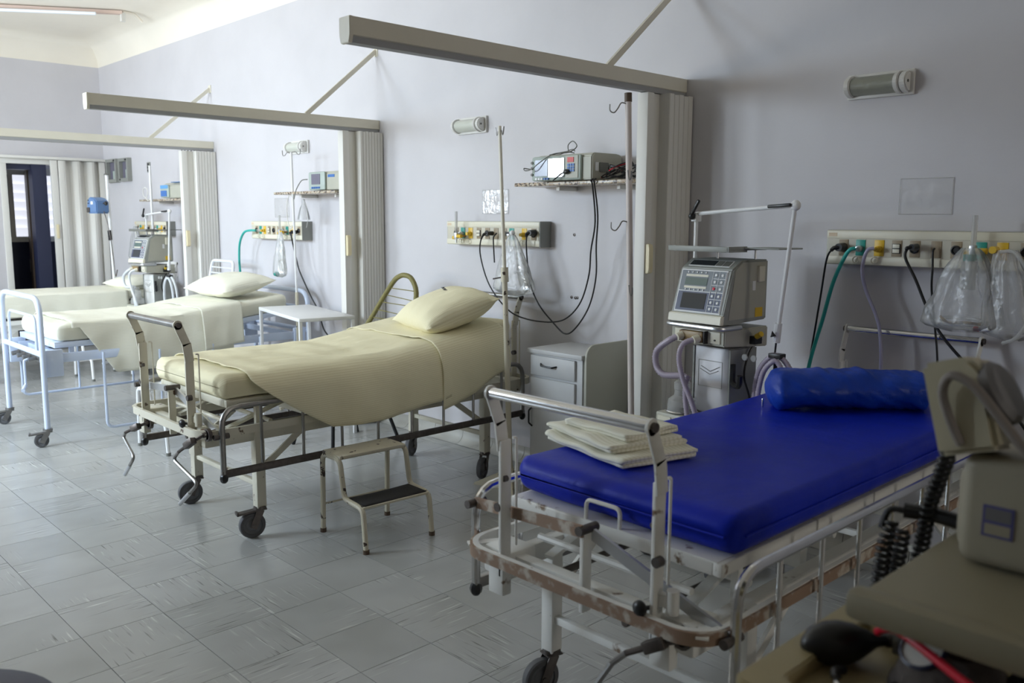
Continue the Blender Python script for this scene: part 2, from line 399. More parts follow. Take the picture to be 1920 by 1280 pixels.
M().box(XE-.2, XN+.2, YW, YW+.2, 0, ZT+.1).solo('wall_right', m_wall, kind='structure')
# end wall with the doorway
DY0, DY1, DZ = 2.70, 3.72, 2.13
m = M(); m.box(XE-.16, XE, YN, DY0, 0, ZT+.1); m.box(XE-.16, XE, DY1, YW, 0, ZT+.1); m.box(XE-.16, XE, DY0, DY1, DZ, ZT+.1); m.solo('wall_end', m_wall, kind='structure')
# window wall opposite the beds
m = M(); xs = [XE]+[q for a in WIN for q in a]+[XN]
for k in range(0, len(xs), 2): m.box(xs[k], xs[k+1], YN-.2, YN, 0, ZT+.1)
for a, b in WIN: m.box(a, b, YN-.2, YN, 0, 1.05); m.box(a, b, YN-.2, YN, 2.9, ZT+.1)
m.solo('wall_left', m_wall2, kind='structure')
m = M(); m.box(XN, XN+.2, YN, 1.8, 0, ZT+.1); m.box(XN, XN+.2, 3.2, YW, 0, ZT+.1); m.box(XN, XN+.2, 1.8, 3.2, 0, 1.0); m.box(XN, XN+.2, 1.8, 3.2, 2.8, ZT+.1); m.solo('wall_near', m_wall2, kind='structure')
m = M(); m.box(XN+.05, XN+.12, 1.8, 1.86, 1.0, 2.8); m.box(XN+.05, XN+.12, 3.14, 3.2, 1.0, 2.8); m.box(XN+.05, XN+.12, 1.8, 3.2, 1.0, 1.06); m.box(XN+.05, XN+.12, 1.8, 3.2, 2.74, 2.8); m.solo('window_4', m_white, kind='structure')  # frame of an unseen opening, added to let the fill light in
# cream coved ceiling
m = M(); R_ = ZT-ZC
prof = [(YW, ZC)]+[(YW-R_+R_*math.cos(a), ZC+R_*math.sin(a)) for a in [k*pi/16 for k in range(9)]]
inner = [(0, 0)]+[(R_-R_*math.cos(a), R_*math.sin(a)) for a in [k*pi/16 for k in range(9)]]
loops = []
for d, h in inner: loops.append([m.bm.verts.new(p) for p in ((XE+d, YN+d, ZC+h), (XN-d, YN+d, ZC+h), (XN-d, YW-d, ZC+h), (XE+d, YW-d, ZC+h))])
for A, B in zip(loops, loops[1:]):
    for k in range(4): m.bm.faces.new((A[k], A[(k+1) % 4], B[(k+1) % 4], B[k]))
m.bm.faces.new(loops[-1]); m.solo('ceiling', m_cream, kind='structure', ang=50)
# cove base of the long wall, in vinyl pieces
bb = thing('baseboard_right', None, None, (0, YW, 0), kind='structure')
prof = [(YW-.075, .002), (YW-.05, .006), (YW-.028, .018), (YW-.012, .04), (YW-.006, .07), (YW-.006, .085), (YW-.0005, .085), (YW-.0005, .001)]
for i in range(-37, 3):
    M().prism(prof, 'x', .05+.3*i+.0015, .05+.3*i+.2985).part('cove_tile', m_cove, bb)
M().box(XE+.0005, XE+.012, YN, DY0-.06, 0, .085, .003).solo('baseboard_end', m_cove, kind='structure')
# windows of the left wall (not in view, they let the daylight in)
for k, (a, b) in enumerate(WIN):
    wn = thing('window_%d' % (k+1), None, None, ((a+b)/2, YN-.1, 1.05), kind='structure')
    m = M(); m.box(a, b, YN-.14, YN-.06, 1.05, 1.11); m.box(a, b, YN-.14, YN-.06, 2.84, 2.90)
    for x in (a, (a+b)/2-.03, b-.06): m.box(x, x+.06, YN-.14, YN-.06, 1.11, 2.84)
    m.part('window_frame', m_white, wn)

# doorway trim and the passage behind it
m = M(); m.box(XE-.17, XE+.02, DY0-.01, DY0+.055, 0, DZ+.03, .004); m.box(XE-.17, XE+.02, DY1-.06, DY1+.01, 0, DZ+.03, .004); m.box(XE-.165, XE+.024, DY0-.014, DY1+.014, DZ-.03, DZ+.045, .004)
m.solo('trim_1', m_part, kind='structure')
dr = thing('door_1', None, None, (XE-.12, 3.14, 0), kind='structure')
m = M(); m.box(XE-.165, XE-.02, 3.02, 3.17, 0, DZ-.025); m.box(XE-.165, XE-.05, DY0+.055, 3.17, DZ-.09, DZ-.03); m.part('door_jamb', m_navy, dr)
# door leaf standing open into the passage
la = V((XE-.30, 3.06, 0)); lb = V((XE-1.0, 3.22, 0)); dd = (lb-la).normalized(); nn = V((-dd.y, dd.x, 0))
def leaf(m, s0, s1, z0, z1, t0, t1):
    c = la+dd*((s0+s1)/2)+nn*((t0+t1)/2); c.z = (z0+z1)/2
    m.obox(c, (s1-s0, abs(t1-t0), z1-z0), Matrix((dd, nn, V((0, 0, 1)))).transposed()); return m
leaf(M(), 0, .72, .02, 2.06, -.02, .02).part('door_leaf', m_brownw, dr)
leaf(M(), .25, .30, .95, 1.05, -.05, -.02).part('door_handle', m_steelD, dr)
# passage shell
m = M(); m.box(XE-2.6, XE-2.5, 1.2, 5.2, 0, 2.8); m.box(XE-2.5, XE-.17, 5.1, 5.2, 0, 2.8); m.box(XE-2.5, XE-.17, 1.2, 1.3, 0, 2.8); m.box(XE-2.5, XE-.17, 1.2, 5.2, 2.7, 2.8)
m.solo('wall_passage', m_wall, kind='structure')
M().box(XE-2.5, XE-.0, 1.2, 5.2, -.1, -.004).solo('floor_passage', m_tile, kind='structure')
XL = XE-.95
win = thing('window_3', None, None, (XL, 3.3, .6), kind='structure')
m = M(); m.box(XL-.04, XL+.02, 2.70, 2.76, 0, 2.06); m.box(XL-.04, XL+.02, 3.86, 3.92, 0, 2.06); m.box(XL-.04, XL+.02, 2.70, 3.92, 2.02, 2.10); m.box(XL-.04, XL+.02, 2.76, 3.86, 1.21, 1.27)
m.box(XL-.04, XL+.02, 3.00, 3.05, 1.27, 2.02)
m.part('window_frame', m_part, win)
M().box(XL-.03, XL+.015, 2.985, 3.03, 1.27, 2.02).part('mullion', m_navy, win)
for k in range(7):
    z = 1.28+.105*k
    M().obox((XL-.035, 3.31, z+.05), (.006, 1.10, .115), Matrix.Rotation(.35, 3, 'Y')).part('louvre_pane', m_window if k != 99 else m_louvreG, win)
M().box(XL-.03, XL+.01, 2.76, 3.86, .05, 1.21).part('lower_panel', m_navy, win)
M().box(XL-.01, XL+.02, 3.18, 3.28, .84, 1.0, .004).part('plate', m_partD, win)

# ------------------------------------------------------------------ curtain rails and folding partitions
def partition(X, zt, mr, lab, y0=1.79):
    t = thing('curtain_rail', 'enamelled overhead rail %s, with slanting wall brace' % lab, 'rail', (X, YW-.02, zt), 'overhead rails between the bays')
    m = M(); m.prism([(X-.032, zt), (X+.032, zt), (X+.032, zt-.062), (X+.026, zt-.066), (X-.026, zt-.066), (X-.032, zt-.062)], 'y', y0+.01, YW-.002); m.part('rail', mr, t)
    m = M(); m.prism([(X-.026, zt-.066), (X+.027, zt-.066), (X+.022, zt-.088), (X-.022, zt-.088)], 'y', y0+.012, YW-.002); m.part('track', m_railg, t)
    m = M(); m.prism([(X-.034, zt+.001), (X+.034, zt+.001), (X+.034, zt-.062), (X+.026, zt-.09), (X-.026, zt-.09), (X-.034, zt-.062)], 'y', y0-.004, y0+.012, .002); m.part('end_cap', m_rail, t, 'cream end cap')
    M().bar((X, 3.215, zt-.002), (X, YW-.006, zt+.485), .03, .015, (1, 0, 0)).part('brace', mr, t)
    M().box(X-.025, X+.025, YW-.006, YW, zt+.45, zt+.52).part('brace_plate', mr, t)
    return t
partition(-2.73, 2.215, m_rail, 'nearest the camera, above the ventilator and white cabinet')
partition(-5.405, 2.215, m_rail, 'second from the camera, over the golden corded chair')
partition(-8.095, 2.222, m_rail, 'farthest along the wall, above the far white pillow', y0=1.6)
def stack(X, npl, lab, yb=3.60, ww=.075):
    t = thing('folding_partition', lab, 'partition', (X, 3.65, .02), 'folding partitions stacked at the wall')
    zt = 2.125
    M().box(X-.035, X+.03, 3.484, 3.535, .02, zt, .004).part('lead_post', m_part, t)
    m = M(); m.prism([(X+.03, 1.245), (X+.052, 1.25), (X+.056, 1.27), (X+.056, 1.37), (X+.052, 1.39), (X+.03, 1.395)], 'y', 3.492, 3.524, .003); m.part('handle', m_ivory, t)
    m = M(); m.box(X-.02, X+.012, 3.535, yb, .02, zt, .002); m.part('fold_panel', m_part, t)
    d = (YW-.004-yb)/npl
    for k in range(npl):
        a = yb+d*k
        poly = [(X-ww, a+.001), (X-ww+.006, a), (X+ww-.004, a), (X+ww, a+.003), (X+ww, a+d*.86), (X+ww-.004, a+d*.94), (X-ww, a+d*.94)]
        M().prism(poly, 'z', .02, zt-.004*(k % 2)).part('fold_panel', m_part, t)
    m = M(); [m.cyl((X, 3.50+.03*q, zt), (X, 3.50+.03*q, zt+.006), .006, 8) for q in range(9)]; m.part('runner', m_black, t)
stack(-2.73, 5, 'grey-beige folded PVC partition right of the tall hooked pole')
stack(-5.405, 8, 'grey-beige folded PVC partition with many narrow pleats left of the golden corded chair')
stack(-8.095, 7, 'pale folded PVC partition left of the second bay, beside the far ventilator')
# partition half drawn across the doorway
t = thing('folding_partition', 'pale folding partition with soft wide pleats half drawn across the doorway', 'partition', (XE+.09, 3.45, .02))
M().box(XE+.03, XE+.10, DY0-.02, YW-.01, 2.155, 2.185, .004).part('track', m_part, t)
M().box(XE+.045, XE+.085, 3.19, 3.26, .02, 2.15, .004).part('lead_post', m_part, t)
M().box(XE+.085, XE+.105, 3.205, 3.235, 1.27, 1.43, .006).part('handle', m_ivory, t)
M().box(XE+.045, XE+.095, 3.27, 3.33, .02, 2.15, .006).part('lead_post', m_part, t)
ys = [3.33, 3.405, 3.485, 3.565, 3.645, 3.72]
for k in range(5):
    a, b = ys[k], ys[k+1]; q = .045 if k % 2 else -.02; q2 = .045-q-.02
    def fn(u, v, a=a, b=b, k=k):
        s0 = .03 if k % 2 else .09; s1 = .09 if k % 2 else .03; e = (1-math.cos(u*pi))/2
        return (XE+s0+(s1-s0)*e, a+(b-a)*u, .02+2.13*v)
    M().grid(8, 2, fn).part('fold_panel', m_part, t, thick=.004)
M().box(XE+.03, XE+.06, 3.72, 3.79, .02, 2.15, .003).part('wall_post', m_part, t)

# ------------------------------------------------------------------ beds
def caster(parent, x, y, top, r=.0625, dirx=0, diry=-1, pedal=True, mf=m_steelD, mt=m_tyre, mh=m_rubber):
    """swivel caster; wheel trails towards (dirx, diry)"""
    d = V((dirx, diry, 0)).normalized(); n = V((-d.y, d.x, 0)); wc = V((x, y, r))+d*.04
    m = M(); m.cyl((x, y, top-.012), (x, y, top+.004), .03, 16); m.cyl((x, y, r*2+.006), (x, y, top), .014, 12)
    for s in (-1, 1):
        a = wc+n*s*.024; m.bar(a+V((0, 0, -.012)), V((x, y, 2*r+.012))+n*s*.021, .034, .004, n)
        m.cyl(a-n*s*.002, a+n*s*.006, .010, 10)
    m.obox((x, y, 2*r+.012), (.055, .05, .006), Matrix.Rotation(math.atan2(d.y, d.x), 3, 'Z'))
    if pedal: m.bar(V((x, y, 2*r+.008))+d*.02, V((x, y, 2*r-.002))+d*.105, .034, .010, (0, 0, 1)); m.obox(V((x, y, 2*r+.002))+d*.108, (.012, .05, .016), Matrix.Rotation(math.atan2(d.y, d.x), 3, 'Z'), .003)
    c = m.part('caster', mf, parent)
    m = M(); m.lathe([(r*.72, -.016), (r*.93, -.016), (r, -.010), (r, .010), (r*.93, .016), (r*.72, .016), (r*.72, -.016)], wc, n, 28); m.part('tyre', mt, c)
    m = M(); m.lathe([(.012, -.018), (r*.35, -.013), (r*.45, -.008), (r*.70, -.010), (r*.73, -.014), (r*.73, .014), (r*.70, .010), (r*.45, .008), (r*.35, .013), (.012, .018)], wc, n, 24); m.part('wheel_hub', mh, c)

def soft(m, x0, x1, ys, zb, zt, r=.03, amp=.004, seed=0, endr=.03, nseg=5):
    """long soft block along y: zb(y), zt(y) give its underside and top"""
    m.uv = m.uv or m.bm.loops.layers.uv.new('UVMap'); rings = []; n = len(ys)
    for i, y in enumerate(ys):
        e = min(i, n-1-i); sh = endr if e == 0 else (endr*.35 if e == 1 else 0)
        yy = y
        cs = rrect(x0+sh, x1-sh, zb(y)+sh, zt(y)-sh, max(r-sh*.3, .008), nseg)
        # add points on the long sides
        out = []
        for k in range(len(cs)):
            a = V((cs[k][0], 0, cs[k][1])); b = V((cs[(k+1) % len(cs)][0], 0, cs[(k+1) % len(cs)][1])); c = max(1, int((b-a).length/.06))
            for q in range(c): out.append(a.lerp(b, q/c))
        if i == 0: cnt = len(out)
        while len(out) < cnt: out.append(out[-1].copy())
        out = out[:cnt]
        row = []
        for p in out:
            q = V((p.x, yy, p.z)); w_ = noise.noise(q*9+V((seed, 0, 0)))*amp+noise.noise(q*22+V((0, seed, 0)))*amp*.4
            row.append(m.bm.verts.new(q+V((0 if x0+.06 < q.x < x1-.06 else w_, 0, w_))))
        rings.append(row)
    L_ = [0]
    for k in range(1, cnt): L_.append(L_[-1]+(rings[n//2][k].co-rings[n//2][k-1].co).length)
    for i in range(n-1):
        for k in range(cnt):
            k2 = (k+1) % cnt; f = m.bm.faces.new((rings[i][k], rings[i][k2], rings[i+1][k2], rings[i+1][k]))
            for lp, (a, b) in zip(f.loops, ((i, k), (i, k+1), (i+1, k+1), (i+1, k))): lp[m.uv].uv = (ys[a], L_[min(b, cnt-1)])
    m.bm.faces.new(rings[0][::-1]); m.bm.faces.new(rings[-1]); return m
def lin(a, b, n): return [a+(b-a)*k/(n-1) for k in range(n)]

def drape(m, xn, xf, y0, y1, zt, hn, hf, n=60, off=.006, flare=.03, wr=.006, seed=0, fold=1.0, y0s=None, rate=6):
    """sheet lying over the mattress and hanging down both long sides.
    hn(y), hf(y): length of the hang on the near (+x) and the far side"""
    m.uv = m.uv or m.bm.loops.layers.uv.new('UVMap'); vs = []; nv1, nv2 = 16, 26
    for i in range(n):
        u = i/(n-1); row = []
        for j in range(nv1+nv2+nv1-2):
            if j < nv1: s = (j/(nv1-1)); side = -1; q = 1-s
            elif j >= nv1+nv2-2: s = (j-(nv1+nv2-2)+0)/(nv1-1); side = 1; q = s
            else: side = 0
            y = y0+(y1-y0)*u
            if y0s and side == 0: pass
            z = zt(y)+off; W = .022
            if side == 0:
                t = (j-nv1+1)/(nv2-1); x = xf+(xn-xf)*t; ed = min(t, 1-t)*(xn-xf)
                if ed < W: z -= (W-ed)**2/W*.5
                z += wr*.55*abs(noise.noise(V((x*11+y*2.5+seed, y*1.3, seed+9))))*min(1, ed*10); z += wr*.6*noise.noise(V((x*3.2, y*9, seed)))*min(1, ed*12)+wr*.6*abs(noise.noise(V((x*2.0+y*1.5, y*4-x*7, seed+5))))
                sl = t*(xn-xf); arc = hf(y)+sl
            else:
                h = (hn if side == 1 else hf)(y); dz = q*h
                base = xn if side == 1 else xf
                wv = fold*math.sin(y*13+seed)*.010*min(1, dz*5)+fold*noise.noise(V((y*7, dz*2.5, seed+side)))*.022*min(1, dz*6)
                x = base+side*(off+.004+flare*(1-math.exp(-dz*rate))+wv); z = z-.008-dz
                arc = (hf(y)-dz) if side == -1 else (hf(y)+(xn-xf)+dz)
            row.append((m.bm.verts.new((x, y, z)), y, arc))
        vs.append(row)
    for i in range(n-1):
        for j in range(len(vs[0])-1):
            q = (vs[i][j], vs[i+1][j], vs[i+1][j+1], vs[i][j+1]); f = m.bm.faces.new([a[0] for a in q])
            for lp, a in zip(f.loops, q): lp[m.uv].uv = (a[1], a[2])
    return m

def guard(t, X, y0, y1, zt, zb, ms, nb=7, ms2=None, bar0=None, bsp=None):
    m = M(); m.tube([(X, y0, zb), (X, y0, zt), (X, y1, zt), (X, y1, zb-.02)], .0135, 10, .09)
    g = m.part('side_guard', ms, t)
    M().box(X-.006, X+.012, y0-.01, y1+.01, zb-.018, zb+.016, .003).part('lower_bar', ms2 or ms, g)
    for k in range(nb):
        y = y0+.19+k*(y1-y0-.36)/(nb-1)
        M().cyl((X, y, zb), (X, y, zt), .0075, 8).part('baluster', ms, g)
    m = M(); m.sph((X, y0, zb-.02), .02, (1, 1, 1.2), 8, 6); m.sph((X, y1, zb-.02), .02, (1, 1, 1.2), 8, 6); m.part('guard_foot', m_black, g)
    return g

def ward_bed(cx, label, me, back, ms, bump, cranks, dy=0, guards=True, pb=.0):
    """steel ward bed: foot at y=1.62, head at y=3.70"""
    t = thing('hospital_bed', label, 'bed', (cx, 2.65+dy, 0))
    Y = lambda y: y+dy
    X = lambda x: cx+x
    for sx in (-1, 1):
        for y in (1.925, 3.37):
            M().box(X(sx*.345)-.024, X(sx*.345)+.024, Y(y)-.024, Y(y)+.024, .145, .53, .004).part('leg', me, t)
            caster(t, X(sx*.345), Y(y), .148, dirx=-.25 if y < 2 else .3, diry=-1 if y < 2 else -.6, pedal=(y < 2 and sx == 1))
        m = M()
        m.bar((X(sx*.345), Y(1.94), .33), (X(sx*.345), Y(2.22), .53), .03, .012, (1, 0, 0)); m.bar((X(sx*.345), Y(3.35), .33), (X(sx*.345), Y(3.07), .53), .03, .012, (1, 0, 0)); m.part('diagonal_brace', me, t)
    for y in (1.925, 3.37): M().box(X(-.345), X(.345), Y(y)-.012, Y(y)+.012, .245, .27, .003).part('cross_stretcher', me, t)
    m = M()
    for sx in (-1, 1):
        m.box(X(sx*.335)-.02, X(sx*.335)+.02, Y(1.74), Y(3.62), .475, .535, .003)
        m.box(X(sx*.315)-.056, X(sx*.315)+.057, Y(1.655), Y(1.765), .482, .565, .010)
        m.box(X(sx*.315)-.05, X(sx*.315)+.05, Y(3.55), Y(3.66), .48, .56, .010)
    for y in (1.70, 2.35, 3.0, 3.62): m.box(X(-.28), X(.28), Y(y)-.02, Y(y)+.02, .49, .55, .003)
    m.part('base_frame', me, t)
    o_ = rrect(X(-.43), X(.43), Y(1.61), Y(3.71), .10, 8); i_ = rrect(X(-.415), X(.415), Y(1.625), Y(3.695), .09, 8)
    br = M().ring(o_, i_, .535, .572).part('bumper_ring', me, t)
    if bump:
        o2 = rrect(X(-.437), X(.437), Y(1.603), Y(3.717), .105, 8)
        M().ring(o2, o_, .537, .570).part('bumper_strip', m_rust, br, 'cracked brown rubber bumper strip')
    m = M()
    for x, y in ((-.36, 1.66), (.36, 1.66)): m.bar((X(x), Y(1.72), .56), (X(x*1.14), Y(1.63), .56), .03, .006)
    m.part('ring_bracket', me, t)
    # lifting gear under the platform
    m = M()
    for sx in (-1, 1):
        m.bar((X(sx*.24), Y(1.80), .52), (X(sx*.24), Y(2.25), .66), .012, .035, (1, 0, 0))
        m.bar((X(sx*.30), Y(1.95), .50), (X(sx*.30), Y(1.95), .66), .022, .022); m.bar((X(sx*.30), Y(3.2), .50), (X(sx*.30), Y(3.2), .66), .022, .022)
        m.bar((X(sx*.20), Y(2.35), .50), (X(sx*.20), Y(2.65), .67), .012, .035, (1, 0, 0))
    m.cyl((X(-.27), Y(1.79), .58), (X(.27), Y(1.79), .58), .011, 8); m.cyl((X(-.3), Y(2.02), .545), (X(.3), Y(2.02), .545), .011, 8)
    m.cyl((X(-.3), Y(2.5), .56), (X(.3), Y(2.5), .56), .012, 8); m.part('lifting_gear', me, t)
    m = M(); m.cyl((X(-.14), Y(1.66), .52), (X(-.14), Y(2.6), .53), .011, 8); m.cyl((X(.16), Y(1.66), .50), (X(.16), Y(2.3), .50), .011, 8); m.part('screw_rod', m_steelD, t)
    # folding post with the links that carry the side guards
    M().bar((X(.03), Y(1.655), .49), (X(.03), Y(1.655), .725), .034, .014, (1, 0, 0), .003).part('centre_post', me, t)
    M().bar((X(.035), Y(1.635), .715), (X(-.455), Y(1.70), .66), .010, .032, (0, 0, 1)).part('guard_link', m_rust if bump else m_alu, t, 'brown guard link with flaking paint' if bump else None)
    M().bar((X(.035), Y(1.675), .70), (X(.445), Y(1.70), .545), .010, .032, (0, 0, 1)).part('guard_link', m_alu, t)
    m = M()
    for p in ((.03, 1.66, .715), (-.455, 1.70, .66), (.445, 1.70, .545)): m.cyl((X(p[0]), Y(p[1]-.035), p[2]), (X(p[0]), Y(p[1]+.035), p[2]), .013, 12)
    m.part('pivot_bolt', m_steelD, t)
    # mattress platform: foot, seat and raising back section
    def panel(y0, y1, z0, z1):
        m = M(); p0 = V((cx, Y(y0), z0)); p1 = V((cx, Y(y1), z1)); d = (p1-p0); L_ = d.length; d.normalize(); R = Matrix((V((1, 0, 0)), d, V((1, 0, 0)).cross(d))).transposed()
        c = (p0+p1)/2; m.obox(c+R @ V((0, 0, -.0035)), (.712, L_-.004, .006), R, 0)
        for s in (-1, 1): m.obox(c+R @ V((s*.357, 0, -.02)), (.028, L_, .036), R, .006)
        for s in (-1, 1): m.obox(c+R @ V((0, s*(L_/2-.0125), -.0205)), (.686, .024, .0355), R, .004)
        m.part('platform_panel', me, t)
    panel(1.765, 2.24, .69, .69); panel(2.25, 2.60, .69, .69); panel(2.61, 3.55, .69, .69+back)
    if back:
        m = M(); [m.bar((X(s*.25), Y(2.9), .53), (X(s*.25), Y(3.2), .67+back*.6), .014, .03, (1, 0, 0)) for s in (-1, 1)]; m.part('back_strut', me, t)
    M().tube([(X(-.075), Y(1.775), .685), (X(-.075), Y(1.775), .745), (X(.045), Y(1.775), .745), (X(.045), Y(1.775), .685)], .006, 8, .02).part('mattress_loop', me, t)
    # end handles
    for (yb, sg) in ((1.645, -1), (3.68, 1)):
        for sx in (-1, 1):
            x = X(sx*.268); y = Y(yb)
            m = M(); m.bar((x, y, .50), (x, y, .90), .040, .012, (1, 0, 0), .003)
            m.bar((x+sx*.008, y, .87), (x+sx*.008, y+sg*.012, .955), .042, .008, (1, 0, 0), .002)
            m.bar((x+sx*.008, y+sg*.010, .945), (x+sx*.008, y+sg*.050, 1.045), .038, .008, (1, 0, 0), .002)
            m.cyl((x+sx*.004, y+sg*.048, 1.04), (x+sx*.012, y+sg*.048, 1.04), .021, 14)
            m.part('handle_post', me, t)
            m = M(); m.tube([(x-sx*.0, y+.03, .90), (x, y+.045, .90), (x, y+.045, .58)], .004, 6, .01); m.part('latch_rod', me, t)
            m = M(); m.cyl((x+sx*.012, y+sg*.048, 1.04), (x+sx*.022, y+sg*.048, 1.04), .012, 10); m.cyl((x-sx*.008, y-.012, .79), (x-sx*.008, y+.0, .79), .009, 10); m.cyl((x+sx*.01, y-.022, .705), (x+sx*.01, y+.0, .705), .013, 12); m.part('bolt', m_steelD, t)
        M().cyl((X(-.27), Y(yb)+sg*.048, 1.04), (X(.27), Y(yb)+sg*.048, 1.04), .0155, 14).part('push_bar', ms, t)
    # drip-stand socket and lock knob at the foot
    m = M(); m.cyl((X(.305), Y(1.66), .575), (X(.305), Y(1.66), .635), .016, 12); m.bar((X(.27), Y(1.655), .605), (X(.305), Y(1.66), .605), .02, .03); m.part('stand_socket', me, t)
    m = M(); m.sph((X(.245), Y(1.61), .585), .020, (1, .7, 1), 10, 8); m.cyl((X(.245), Y(1.61), .585), (X(.27), Y(1.645), .585), .006, 6); m.part('lock_knob', m_black, t)
    if guards:
        for sx in (-1, 1): guard(t, X(sx*.455), Y(1.70), Y(3.57), pb, pb-.30, m_steel if not bump else m_chrome, 8, m_steelD if not bump else m_steel)
    for pts in cranks:
        P = [V((p[0], p[1]+dy, p[2])) for p in pts]
        m = M(); m.bar(P[1]+(P[2]-P[1])*-.35, P[1]+(P[2]-P[1])*.35, .03, .03, (0, 1, 0), .004); m.cyl(P[0]+V((0, .06, .01)), P[0], .012, 8); m.lathe([(.022, -.008), (.03, -.008), (.03, .008), (.022, .008), (.022, -.008)], P[0]+V((0, .025, .0)), (0, 1, 0), 14)
        m.tube([P[0], P[1], P[2]], .008, 8); c = m.part('crank', m_steelD, t)
        M().tube(P[2:-1]+[P[-1]], .008, 8, .02).part('crank_arm', m_steel, c)
        M().cyl(P[-2].lerp(P[-1], .45), P[-1], .0095, 10).part('crank_grip', m_alu, c)
    m = M()
    for sx in (-1, 1): m.box(X(sx*.29)-.025, X(sx*.29)+.035, Y(1.625), Y(1.66), .445, .54, .004)
    m.part('crank_bracket', me, t)
    return t

# the made-up bed in the middle
B2 = -4.10
ward_bed(B2, 'aged cream steel hospital bed with yellow sheets, beside the small step stool', m_creamM, .125, m_steel, False,
         [[(-4.33, 1.62, .50), (-4.345, 1.58, .485), (-4.40, 1.55, .455), (-4.43, 1.55, .425), (-4.22, 1.52, .37), (-4.30, 1.50, .27)],
          [(-3.69, 1.63, .555), (-3.715, 1.58, .525), (-3.79, 1.56, .475), (-3.83, 1.55, .435), (-3.60, 1.56, .37), (-3.73, 1.53, .255)]], pb=.675)
def prof2(base, rise, yh=2.62, ye=3.55):
    return lambda y: base+(0 if y < yh else rise*(y-yh)/(ye-yh)+.0)
def mattress(cx, y0, y1, zb, zt, rise, label, material, hw=.385, seed=0, amp=.004, name='mattress', r=.035, group=None, dy=0):
    m = M(); f = lambda b: (lambda y: b+(0 if y-dy < 2.62 else rise*((y-dy-2.62)/.93)))
    ys = [y0, y0+.012, y0+.03]+lin(y0+.07, y1-.07, 34)+[y1-.03, y1-.012, y1]
    soft(m, cx-hw, cx+hw, ys, f(zb), f(zt), r, amp, seed); return m.solo(name, material, label, 'mattress', group, ang=60)
mattress(B2, 1.74, 3.55, .693, .803, .125, 'mattress in a fitted yellow striped cloth, on the middle cream bed under its loose sheet', m_sheet, .385, 3, .006)
def z2(y): return .803+(0 if y < 2.62 else .125*(y-2.62)/.93)
def hn2(y):
    if y < 2.25: return .02+.27*max(0, (y-1.86)/.39)**.8
    return .295+.012*math.sin((y-2.2)*4)
m = M(); drape(m, B2+.385, B2-.385, 1.86, 3.08, z2, hn2, lambda y: .22, 80, .007, .088, .016, 1, rate=22)
m.solo('sheet', m_sheet, 'loose yellow striped top sheet hanging low over the side of the middle cream bed', 'sheet', ang=70, thick=.003)
m = M(); drape(m, B2+.385, B2-.385, 2.93, 3.42, z2, lambda y: .33+.03*math.sin(y*9)-.06*max(0, (y-3.15)/.27), lambda y: .24, 40, .015, .095, .012, 9, rate=22)
m.solo('folded_sheet', m_sheet, 'turned-back yellow sheet hem hanging by the pillow of the middle cream bed', 'sheet', ang=70, thick=.003)

def pillow(c, w, d, h, rot, label, material, seed=0, edge=.35, amp=.006, tagprint=False, name='pillow'):
    t = M(); t.uv = t.bm.loops.layers.uv.new('UVMap'); R = rot.to_3x3(); c = V(c); n = 26
    def P(u, v, s):
        a = 2*u-1; b = 2*v-1
        k = (1-abs(a)**3.2)**.62*(1-abs(b)**3.2)**.62 if abs(a) < 1 and abs(b) < 1 else 0
        q = V((a*w/2*(1-.05*(1-abs(b)**2)*abs(a)), b*d/2*(1-.06*(1-abs(a)**2)*abs(b)), 0))
        z = s*h/2*k; wv = (noise.noise(V((q.x*16+seed, q.y*5, s)))*amp*1.4+amp*abs(noise.noise(V((q.x*34+seed, q.y*7, s*3)))))*min(1, k*3)
        return c+R @ (q+V((0, 0, z+wv)))
    for s in (1, -1): t.grid(n, n, lambda u, v, s=s: P(u, v, s), lambda u, v: (v*d, u*w))
    bmesh.ops.remove_doubles(t.bm, verts=t.bm.verts[:], dist=.0008)
    return t.solo(name, material, label, 'pillow', ang=80), P
rp = Matrix.Rotation(-.28, 4, 'Z') @ Matrix.Rotation(.34, 4, 'X')
pl, PP = pillow((B2+.155, 3.225, .99), .56, .47, .20, rp, 'plump yellow striped pillow with small dark stamp on the middle bed', m_sheet, 2)
m = M(); random.seed(3)
for k in range(16):
    u = .50-.018*k; v = .60+.006*k; a = PP(u, v, 1); m.obox(a+V((0, 0, .002)), (.004+.006*random.random(), .014+.016*random.random(), .0015), Matrix.Rotation(.3*random.random(), 3, 'Z'))
OFF = pl.location.copy(); m.part('stamp', m_black, pl)

# the blue-mattress bed in front
B3 = -1.48
ward_bed(B3, 'white steel hospital bed with bare blue mattress and chrome side guards, nearest the camera', m_whiteM, 0, m_chrome, True,
         [[(-1.14, 1.63, .53), (-1.18, 1.60, .515), (-1.25, 1.58, .475), (-1.285, 1.57, .44), (-1.45, 1.60, .20), (-1.60, 1.58, .13)]], pb=.705)
m = M(); ys = [1.795, 1.81, 1.83]+lin(1.87, 3.50, 34)+[3.54, 3.555, 3.57]
soft(m, B3-.39, B3+.385, ys, lambda y: .693, lambda y: .80+.02*max(0, (y-2.9)), .035, .005, 4)
mt = m.solo('mattress', m_blue, 'bare royal blue vinyl mattress on the white front bed', 'mattress', ang=60)
OFF = mt.location.copy()
m = M(); m.tube([(B3-.392, 1.84, .745), (B3-.392, 3.53, .745)], .003, 6); m.tube([(B3+.388, 1.84, .745), (B3+.388, 3.53, .745)], .003, 6); m.tube([(B3-.36, 1.793, .745), (B3+.355, 1.793, .745)], .003, 6); m.part('seam_piping', m_blue, mt)
